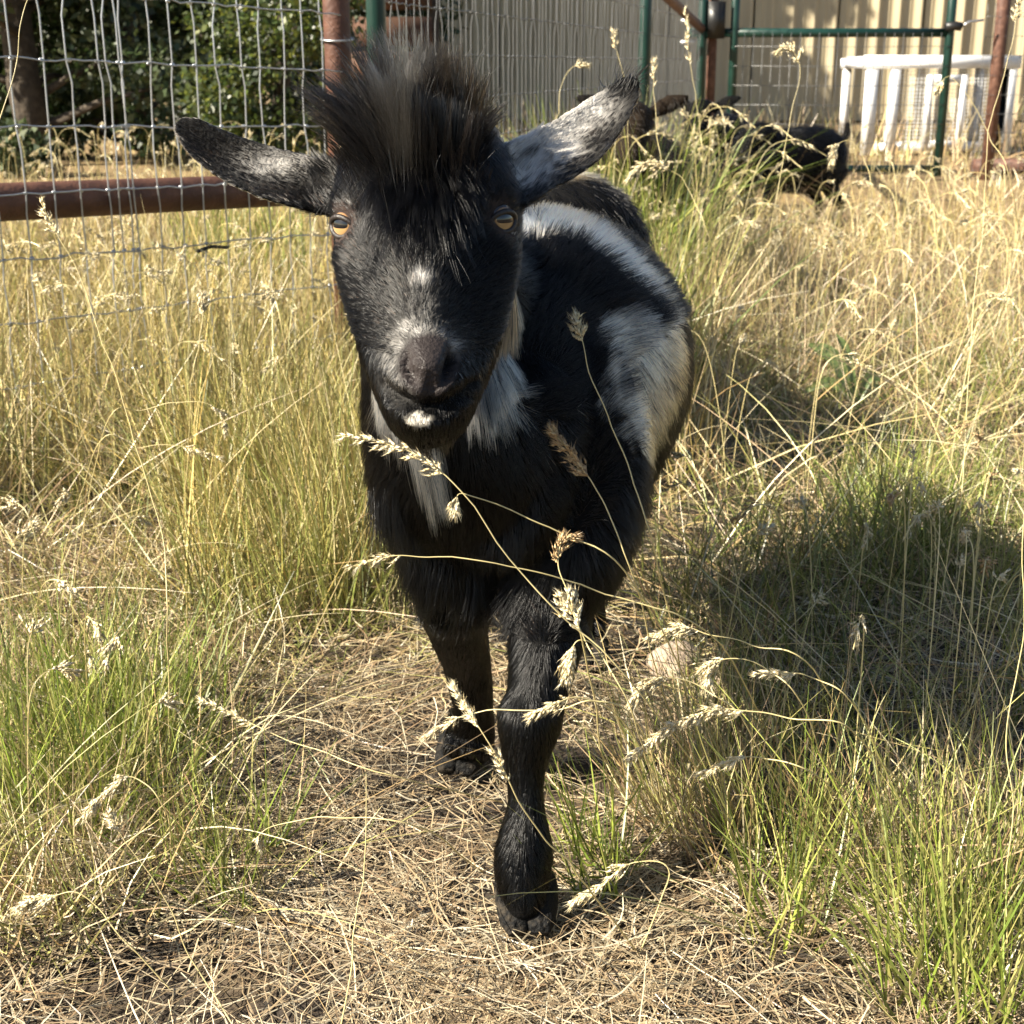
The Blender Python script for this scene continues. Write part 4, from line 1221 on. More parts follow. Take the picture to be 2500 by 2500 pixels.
class Acc:
    def __init__(self): self.V, self.F, self.C, self.n = [], [], [], 0
    def add(self, V, F, C):
        self.V.append(V); self.F.append(F + self.n); self.C.append(C); self.n += len(V)
    def build(self, name, label, cat, mat_):
        o = obj(name, np_mesh(name, np.vstack(self.V), np.vstack(self.F), np.vstack(self.C)), mat_)
        tag(o, label, cat, kind='stuff'); return o

grng = np.random.default_rng(77)
HOOFS = [(0.010, 0.90), (-0.040, 1.13), (0.085, 1.40), (-0.01, 1.48)]
def free(x, y, r=0.03):
    ok = np.ones(len(x), bool)
    for hx, hy in HOOFS: ok &= (x - hx) ** 2 + (y - hy) ** 2 > r * r
    return ok

def pick(pal, n, lo=0.75, hi=1.2):
    return pal[grng.integers(0, len(pal), n)] * (lo + (hi - lo) * grng.random(n))[:, None]

def in_view_area(n, y0, y1, side=1.25, power=1.0):
    """ground spots in the wedge the picture shows, with a margin"""
    u = grng.random(n)
    y = y0 + (y1 - y0) * u ** power
    x = (grng.random(n) * 2 - 1) * (0.40 * y + 0.05) * side
    return x, y

# ---- straw lying on the ground ---------------------------------------
acc = Acc()
def thatch(n, y0, y1, power, L0, L1, W0, W1, zmax, pal):
    x, y = in_view_area(n, y0, y1, 1.35, power)
    dens = 0.5 + 0.5 * vnoise(np.stack([x, y, x * 0], 1), 5.0, 31) + 0.35 * vnoise(np.stack([x, y, x * 0], 1), 14.0, 32)
    # bare dark soil shows low on the left of the picture
    bare = np.exp(-(((x + 0.19) / 0.13) ** 2 + ((y - 0.80) / 0.05) ** 2)) + np.exp(-(((x + 0.27) / 0.08) ** 2 + ((y - 0.89) / 0.06) ** 2)) + 0.6 * np.exp(-(((x - 0.05) / 0.05) ** 2 + ((y - 0.86) / 0.03) ** 2)) + 0.8 * np.exp(-(((x + 0.30) / 0.16) ** 2 + ((y - 1.46) / 0.06) ** 2))
    ok = (grng.random(n) < np.clip(dens + 0.12, 0.05, 1) * (1 - 0.85 * np.clip(bare, 0, 1))) & free(x, y, 0.022)
    x, y = x[ok], y[ok]; m = len(x)
    z = ground_z(x, y) + 0.002 + zmax * grng.random(m) ** 2.2
    a = grng.random(m) * 6.283
    d = np.stack([np.cos(a), np.sin(a), grng.normal(0.02, 0.16, m)], 1)
    b = np.stack([grng.normal(0, 0.35, m), grng.normal(0, 0.35, m), grng.normal(-0.10, 0.16, m)], 1)
    L = L0 + (L1 - L0) * grng.random(m) ** 1.5
    acc.add(*ribbons(np.stack([x, y, z], 1), d, L, W0 + (W1 - W0) * grng.random(m), b, pick(pal, m, 0.28, 1.0), grng, 4, flat=True, wob=0.02, tipw=0.5))
thatch(42000, 0.55, 1.35, 1.0, 0.025, 0.11, 0.0006, 0.0014, 0.022, THATCH)
thatch(24000, 1.3, 2.6, 1.0, 0.04, 0.14, 0.0009, 0.0020, 0.035, np.vstack([THATCH, STRAW]))
thatch(14000, 2.5, 6.0, 1.0, 0.06, 0.20, 0.002, 0.004, 0.05, STRAW)
acc.build('straw_litter', 'tangled dry straw lying over the ground', 'straw', M['straw'])

# ---- standing grass ----------------------------------------------------
dry, green = Acc(), Acc()
def stand(acc_, x, y, H, W, pal, lean=(0, 0), spread=0.22, bend=0.25, segs=4, lo=0.35, hi=1.2):
    n = len(x)
    z = ground_z(x, y)
    d = np.stack([lean[0] + grng.normal(0, spread, n), lean[1] + grng.normal(0, spread, n), np.ones(n)], 1)
    a = grng.random(n) * 6.283
    b = np.stack([np.cos(a), np.sin(a), -0.35 * np.ones(n)], 1) * (bend * grng.random(n) ** 1.3)[:, None]
    pt = np.stack([x, y, x * 0], 1)
    keep = (0.5 + 0.55 * vnoise(pt, 4.5, 61) + 0.45 * vnoise(pt, 13.0, 62)) > grng.random(n) * 0.9
    x, y, z, d, b = x[keep], y[keep], z[keep], d[keep], b[keep]; n = len(x)
    if n == 0: return
    wild = grng.random(n) < 0.22
    d[wild, :2] += grng.normal(0, 0.75, (wild.sum(), 2)); b[wild] *= 2.2
    Hh = H * (0.45 + 0.75 * grng.random(n)) * (1 + 0.35 * vnoise(np.stack([x, y, x * 0], 1), 6.0, 63))
    acc_.add(*ribbons(np.stack([x, y, z], 1), d, Hh, W * (0.6 + 0.8 * grng.random(n)), b, pick(pal, n, lo, hi), grng, segs))

def clumps(acc_, centers, per, r, H, W, pal, lean=(0, 0), spread=0.22, bend=0.3):
    for c in centers:
        m = int(per * (0.6 + 0.8 * grng.random()))
        a = grng.random(m) * 6.283; q = r * np.sqrt(grng.random(m))
        x, y = c[0] + q * np.cos(a), c[1] + q * np.sin(a)
        ok = free(x, y, 0.026); x, y = x[ok], y[ok]
        if len(x) == 0: continue
        n = len(x); z = ground_z(x, y)
        d = np.stack([lean[0] + (x - c[0]) / r * 0.30 + grng.normal(0, spread, n), lean[1] + (y - c[1]) / r * 0.30 + grng.normal(0, spread, n), np.ones(n)], 1)
        aa = grng.random(n) * 6.283
        b = np.stack([np.cos(aa), np.sin(aa), -0.3 * np.ones(n)], 1) * (bend * grng.random(n) ** 1.5)[:, None]
        Hh = H * (0.35 + 0.8 * grng.random(n))
        acc_.add(*ribbons(np.stack([x, y, z], 1), d, Hh, W * (0.6 + 0.8 * grng.random(n)), b, pick(pal, n, 0.4, 1.2), grng, 4))

def zone(px0, px1, py0, py1, n):
    """ground spots below a patch of the photograph"""
    px = px0 + (px1 - px0) * grng.random(n)
    a, b = gp(0, py0).y, gp(0, py1).y
    y = a + (b - a) * grng.random(n)
    x = (px - 1250) / FPX * (y * CP + CAM_H * SP)
    return x, y

# left: golden meadow behind and beside the goat
def meadow(n, box, H, W, pal, acc_=dry, **k):
    x, y = zone(*box, n)
    ok = free(x, y, 0.03) & ~((np.abs(x - 0.03) < 0.13) & (y > 0.86) & (y < 1.62))
    stand(acc_, x[ok], y[ok], H, W, pal, **k)
meadow(6500, (-500, 980, 1330, 800), 0.30, 0.0019, GOLD, lean=(0.05, 0), spread=0.34, bend=0.45)
meadow(4200, (-500, 980, 1330, 800), 0.16, 0.0021, np.vstack([OLIVE, GREEN, GOLD]), spread=0.4, bend=0.6, lo=0.25, hi=0.95)
meadow(5000, (450, 1050, 1520, 1150), 0.27, 0.0017, np.vstack([GOLD, OLIVE]))
meadow(3600, (-600, 1250, 860, 560), 0.33, 0.0028, GOLD, spread=0.3)
meadow(2600, (-600, 1250, 860, 560), 0.17, 0.0034, np.vstack([OLIVE, GREEN, GOLD]), spread=0.4, bend=0.6, lo=0.25, hi=0.95)
meadow(2200, (500, 1050, 1560, 1150), 0.24, 0.0018, OLIVE, green)
meadow(1600, (-100, 1000, 1300, 800), 0.20, 0.0022, OLIVE, green)
meadow(900, (450, 760, 700, 560), 0.22, 0.004, GREEN, green)
# far fields
meadow(5000, (-900, 3400, 590, 420), 0.11, 0.0055, STRAW)
meadow(6000, (-900, 3400, 430, 330), 0.10, 0.009, STRAW)
meadow(1500, (1600, 2400, 620, 560), 0.12, 0.0045, np.vstack([STRAW, GOLD]))
meadow(5200, (1500, 3300, 760, 480), 0.15, 0.0040, np.vstack([STRAW, GOLD]))
meadow(4200, (1200, 3300, 405, 320), 0.34, 0.011, STRAW, spread=0.2)
# left foreground: fresh green tussocks
gc = [tuple(np.array(gp(px, py))[:2]) for px, py in ((40, 1800), (140, 1880), (260, 1830), (60, 1980), (330, 1900), (200, 1980), (-80, 1880), (400, 1770), (120, 1730), (280, 1740), (-120, 2050))]
clumps(green, gc, 120, 0.075, 0.17, 0.0018, np.vstack([GREEN, OLIVE]), spread=0.3)
clumps(green, [tuple(np.array(gp(px, py))[:2]) for px, py in ((500, 2140), (560, 2200), (610, 2090), (440, 2060))], 40, 0.03, 0.13, 0.0016, np.vstack([GREEN, OLIVE]), spread=0.35)
clumps(dry, [tuple(np.array(gp(px, py))[:2]) for px, py in ((120, 2150), (300, 2080), (20, 2250), (420, 1950), (200, 2250))], 110, 0.06, 0.15, 0.0015, np.vstack([STRAW, OLIVE]), spread=0.45, bend=0.7)
meadow(2600, (-200, 700, 1820, 1330), 0.12, 0.0015, np.vstack([STRAW, OLIVE]), spread=0.4)
meadow(1900, (250, 1080, 1760, 1440), 0.075, 0.0014, np.vstack([STRAW, OLIVE]), spread=0.65, bend=0.7)
meadow(500, (0, 900, 2250, 1750), 0.06, 0.0013, np.vstack([STRAW, OLIVE]), spread=0.7, bend=0.7)
meadow(900, (1380, 1900, 1900, 1450), 0.09, 0.0014, np.vstack([STRAW, OLIVE]), spread=0.6, bend=0.7)
# right: mixed short grass, green in places
meadow(4600, (1420, 2900, 1420, 800), 0.13, 0.0019, np.vstack([STRAW, OLIVE, GREEN]), spread=0.5, bend=0.6, lo=0.25, hi=1.1)
meadow(2600, (1650, 2900, 1150, 720), 0.13, 0.0024, np.vstack([GREEN, OLIVE]), green, spread=0.5, bend=0.6)
meadow(2600, (1500, 2700, 1900, 1330), 0.14, 0.0017, np.vstack([OLIVE, OLIVE, STRAW[5:6], GREEN[3:4]]), green, spread=0.35, lo=0.25, hi=0.9)  # darker, browner blades where the goat's shadow falls: shade put into the colour
meadow(1600, (2050, 2700, 1450, 1150), 0.14, 0.0018, np.vstack([GREEN, OLIVE]), green, spread=0.35)
meadow(1800, (1380, 1750, 1250, 760), 0.30, 0.0022, np.vstack([STRAW, GOLD]), lean=(0.05, 0))
meadow(1800, (1400, 1700, 800, 600), 0.38, 0.0026, np.vstack([STRAW, GOLD]))
meadow(1500, (1650, 1950, 850, 620), 0.27, 0.0024, np.vstack([STRAW, GOLD]))
meadow(2600, (1650, 2700, 950, 640), 0.27, 0.0018, STRAW, spread=0.35, bend=0.35)
meadow(1500, (1600, 2700, 1250, 850), 0.26, 0.0015, STRAW, spread=0.4, bend=0.4)
clumps(green, [tuple(np.array(gp(px, py))[:2]) for px, py in ((1450, 770), (1500, 750), (1550, 770), (1480, 710), (1540, 700), (1420, 730))], 280, 0.085, 0.52, 0.0048, np.vstack([GREEN, GREEN, OLIVE]), spread=0.22, bend=0.8)
clumps(green, [tuple(np.array(gp(px, py))[:2]) for px, py in ((1570, 960), (1625, 930), (1520, 980), (1600, 1010))], 95, 0.06, 0.46, 0.0030, np.vstack([GREEN, OLIVE]), spread=0.20, bend=0.7)
# right foreground tussock with drooping stems, and sparse green blades
clumps(dry, [tuple(np.array(gp(px, py))[:2]) for px, py in ((1780, 2080), (1860, 2060), (1700, 2020), (1640, 1960), (1950, 2000))], 120, 0.045, 0.19, 0.0013, np.vstack([STRAW, OLIVE]), lean=(-0.15, 0.05), spread=0.28, bend=0.5)
clumps(green, [tuple(np.array(gp(px, py))[:2]) for px, py in ((1460, 2170), (1440, 2080), (1500, 2120))], 34, 0.022, 0.14, 0.0017, GREEN, lean=(-0.2, 0), spread=0.3)
clumps(green, [tuple(np.array(gp(px, py))[:2]) for px, py in ((1900, 2300), (1960, 2260), (2020, 2150), (1880, 2180))], 34, 0.03, 0.17, 0.0018, np.vstack([GREEN, OLIVE]), spread=0.22)
clumps(green, [tuple(np.array(gp(px, py))[:2]) for px, py in ((2230, 2450), (2330, 2400), (2420, 2350), (2500, 2480), (2420, 2500), (2280, 2300), (2560, 2300))], 52, 0.04, 0.19, 0.0017, np.vstack([GREEN, OLIVE, OLIVE]), lean=(-0.08, 0), spread=0.28)
clumps(dry, [tuple(np.array(gp(px, py))[:2]) for px, py in ((2350, 2250), (2450, 2150), (2250, 2150), (2150, 2050), (2420, 2030))], 70, 0.05, 0.16, 0.0013, np.vstack([STRAW, OLIVE]), spread=0.32)
def cross_stems(n, box, H, W, pal):
    x, y = zone(*box, n)
    ok = ~((np.abs(x - 0.0) < 0.17) & (y > 0.80) & (y < 1.6)); x, y = x[ok], y[ok]; n = len(x)
    a = grng.random(n) * 6.283; l = 0.5 + 1.5 * grng.random(n)
    d = np.stack([np.cos(a) * l, np.sin(a) * l, np.ones(n)], 1)
    b = np.stack([np.cos(a + 0.4), np.sin(a + 0.4), -0.8 * np.ones(n)], 1) * (0.45 * grng.random(n))[:, None]
    dry.add(*ribbons(np.stack([x, y, ground_z(x, y)], 1), d, H * (0.5 + 0.8 * grng.random(n)), W * (0.6 + 0.7 * grng.random(n)), b, pick(pal, n, 0.85, 1.2), grng, 7))
cross_stems(900, (-300, 1050, 1450, 750), 0.34, 0.0015, STRAW)
cross_stems(260, (-200, 760, 2250, 1400), 0.24, 0.0012, STRAW)
cross_stems(1100, (1400, 2800, 1400, 560), 0.42, 0.0016, STRAW)
cross_stems(420, (1480, 2800, 2300, 1400), 0.28, 0.0012, np.vstack([STRAW, OLIVE]))
cross_stems(60, (700, 1500, 2500, 2100), 0.14, 0.0011, STRAW)
dry.build('dry_grass', 'golden dry grass standing across the pen', 'grass', M['straw'])
green.build('green_grass', 'green grass tufts growing among the dry stems', 'grass', M['grass'])

# ---- seed heads ---------------------------------------------------------
SEED = np.array([(0.72, 0.60, 0.34), (0.78, 0.68, 0.44), (0.62, 0.48, 0.24), (0.76, 0.67, 0.47)])
SEEDB = np.array([(0.42, 0.27, 0.12), (0.50, 0.34, 0.16), (0.36, 0.22, 0.10), (0.58, 0.43, 0.22)])
def spikelet(base, axis, L, W, col, rng, acc_):
    """batch of slim pointed husks: base (n,3), axis (n,3)"""
    n = len(base)
    axis = nrm(axis)
    s = nrm(np.cross(axis, rng.normal(size=(n, 3)))); b = np.cross(axis, s)
    L = L[:, None]; W = W[:, None]
    m = base + axis * L * 0.38
    V = np.stack([base, m + s * W, m + b * W, m - s * W, m - b * W, base + axis * L], 1).reshape(-1, 3)
    o = (np.arange(n) * 6)[:, None]
    tri = np.array([(0, 1, 2), (0, 2, 3), (0, 3, 4), (0, 4, 1), (5, 2, 1), (5, 3, 2), (5, 4, 3), (5, 1, 4)])
    F = (o[:, :, None] + tri[None]).reshape(-1, 3)
    acc_.add(V, F, np.repeat(col, 6, axis=0))

def seed_head(acc_, axis_pts, n, size, pal, rng, openness=0.5, droop=0.35):
    """husks in short side sprays along axis_pts (root end first)"""
    A = np.asarray(axis_pts)
    T = nrm(np.gradient(A, axis=0))
    n = int(n * 1.8)
    nb = max(8, n // 7)
    u = np.sort(rng.random(nb))
    idx = np.clip((u * (len(A) - 1)).astype(int), 0, len(A) - 1)
    out = nrm(np.cross(T[idx], rng.normal(size=(nb, 3))))
    blen = size * (1.2 + 2.6 * rng.random(nb)) * (1.15 - 0.75 * u) * openness
    tipv = T[idx] * 0.9 + out * 0.7 + np.array((0, 0, -droop))
    k = rng.integers(0, nb, n)
    f = rng.random(n) ** 0.9
    base = A[idx][k] + nrm(tipv)[k] * (blen[k] * f)[:, None]
    ax = T[idx][k] * 0.95 + out[k] * 0.34 + np.array((0, 0, -0.7 * droop)) + rng.normal(0, 0.17, (n, 3))
    col = pal[rng.integers(0, len(pal), n)] * (0.75 + 0.45 * rng.random(n))[:, None]
    spikelet(base, ax, size * (0.55 + 0.5 * rng.random(n)), size * (0.13 + 0.07 * rng.random(n)), col, rng, acc_)
    tipp = base + nrm(ax) * size * 0.7
    an = nrm(ax + rng.normal(0, 0.22, (n, 3))); sd = nrm(np.cross(an, rng.normal(size=(n, 3)))) * 0.00018
    Va = np.stack([tipp - sd, tipp + sd, tipp + an * size * (0.5 + 0.8 * rng.random((n, 1)))], 1).reshape(-1, 3)
    acc_.add(Va, np.arange(3 * n).reshape(n, 3), np.repeat(col, 3, axis=0))
    # the fine side stalks
    P0 = A[idx]; d = nrm(tipv)
    for q in range(nb):
        c = A[idx][q]; e = c + d[q] * blen[q]
        s = nrm(np.cross(d[q], rng.normal(size=3))) * 0.00025
        V = np.array([c - s, c + s, e]); acc_.add(V, np.array([[0, 1, 2]]), np.tile(pal[1] * 0.9, (3, 1)))

class AccT(Acc):
    def mesh(self, name, origin):
        return np_mesh(name, np.vstack(self.V) - np.array(origin), np.vstack(self.F), np.vstack(self.C))

def stalk(label, pts, head_frac, n, size, pal=SEED, r=0.00055, openness=0.5, droop=0.35, stem_col=(0.66, 0.55, 0.26), seed=0):
    """pts root first, tip last (world)"""
    rng = np.random.default_rng(200 + seed)
    Q = spline(pts, 44)
    env = np.sin(np.pi * np.linspace(0, 1, 44))[:, None]
    Q = Q + env * (vnoise3(Q + seed * 3.1, 16, 500) * 0.006 + vnoise3(Q + seed * 3.1, 55, 501) * 0.0016)
    pal = pal * (0.82 + 0.3 * rng.random())
    head_frac = min(0.5, head_frac * 1.35); n = int(n * 2.6); size = size * 0.54
    root = empty('grass_stalk', tuple(Q[0]), label, 'grass stalk', 'seeding grass stalks')
    o = np.array(Q[0])
    mb = MB(); mb.tube(Q, np.linspace(r * 1.15, r * 0.45, 44), 5, col=stem_col)
    obj('stem', mb.mesh('stem', smooth=True, col=True, origin=o), M['straw'], root)
    if n:
        k = int(44 * (1 - head_frac))
        a = AccT(); seed_head(a, spline(Q[k:], 60), n, size, pal, rng, openness, droop)
        obj('seed_head', a.mesh('seed_head', o), M['straw'], root)

# looser seed heads over the meadow that nobody could count
acc = AccT()
srng = np.random.default_rng(321)
def loose_heads(n, box, H, size, per, r, pal=SEED):
    x, y = zone(*box, n)
    stems = Acc()
    for i in range(n):
        if abs(x[i] - 0.03) < 0.16 and 0.8 < y[i] < 1.7: continue
        h = H * (0.65 + 0.5 * srng.random()); a = srng.random() * 6.283; l = 0.05 + 0.22 * srng.random()
        z = ground_z(np.array([x[i]]), np.array([y[i]]))[0]
        p0 = np.array((x[i], y[i], z)); dx = np.array((math.cos(a), math.sin(a), 0))
        droop = srng.random()
        pts = [p0, p0 + dx * h * l * 0.3 + (0, 0, h * 0.5), p0 + dx * h * l * 0.8 + (0, 0, h * 0.9), p0 + dx * h * (l * 1.1 + 0.12 * droop) + (0, 0, h * (1.0 - 0.02 * droop)), p0 + dx * h * (l * 1.3 + 0.26 * droop) + (0, 0, h * (1.04 - 0.16 * droop))]
        Q = spline(pts, 22)
        T = nrm(np.gradient(Q, axis=0)); S = nrm(np.cross(T, srng.normal(size=3))) * r
        S2 = nrm(np.cross(T, S)) * r
        for s_ in (S, S2):
            V = np.stack([Q - s_, Q + s_], 1).reshape(-1, 3)
            b = np.arange(21)[:, None] * 2
            F = np.vstack([np.hstack([b, b + 1, b + 3]), np.hstack([b, b + 3, b + 2])])
            acc.add(V, F, np.tile(GOLD[3] * (0.8 + 0.4 * srng.random()), (len(V), 1)))
        seed_head(acc, Q[15:], per, size, pal, srng, 0.5 + 0.4 * srng.random(), 0.3)
loose_heads(130, (-100, 950, 1350, 800), 0.32, 0.0065, 40, 0.0007)
loose_heads(130, (-200, 1250, 800, 560), 0.37, 0.008, 30, 0.0010)
loose_heads(50, (1420, 1850, 900, 620), 0.46, 0.008, 44, 0.0009)
loose_heads(40, (1450, 1750, 800, 600), 0.42, 0.009, 34, 0.0010)
loose_heads(60, (1700, 2600, 900, 640), 0.33, 0.008, 34, 0.0009)
loose_heads(60, (1600, 2700, 1350, 800), 0.30, 0.0065, 36, 0.0007)
loose_heads(22, (1650, 2500, 2150, 1600), 0.22, 0.0055, 44, 0.0005)
loose_heads(22, (-200, 1250, 540, 430), 0.30, 0.013, 26, 0.0016)
loose_heads(14, (2000, 2700, 540, 430), 0.26, 0.013, 26, 0.0016)
loose_heads(12, (-60, 420, 2150, 1500), 0.18, 0.007, 44, 0.0006)
loose_heads(10, (1900, 2700, 1900, 1400), 0.24, 0.007, 40, 0.0006, SEEDB)
o = obj('seeding_grass', np_mesh('seeding_grass', np.vstack(acc.V), np.vstack(acc.F), np.vstack(acc.C)), M['straw'])
tag(o, 'mass of seeding grass stems through the meadow', 'grass', kind='stuff')

def P(*a):   # (px, py, zc) triples
    return [tuple(at(*q)) for q in a]
def G(px, py): return tuple(gp(px, py))
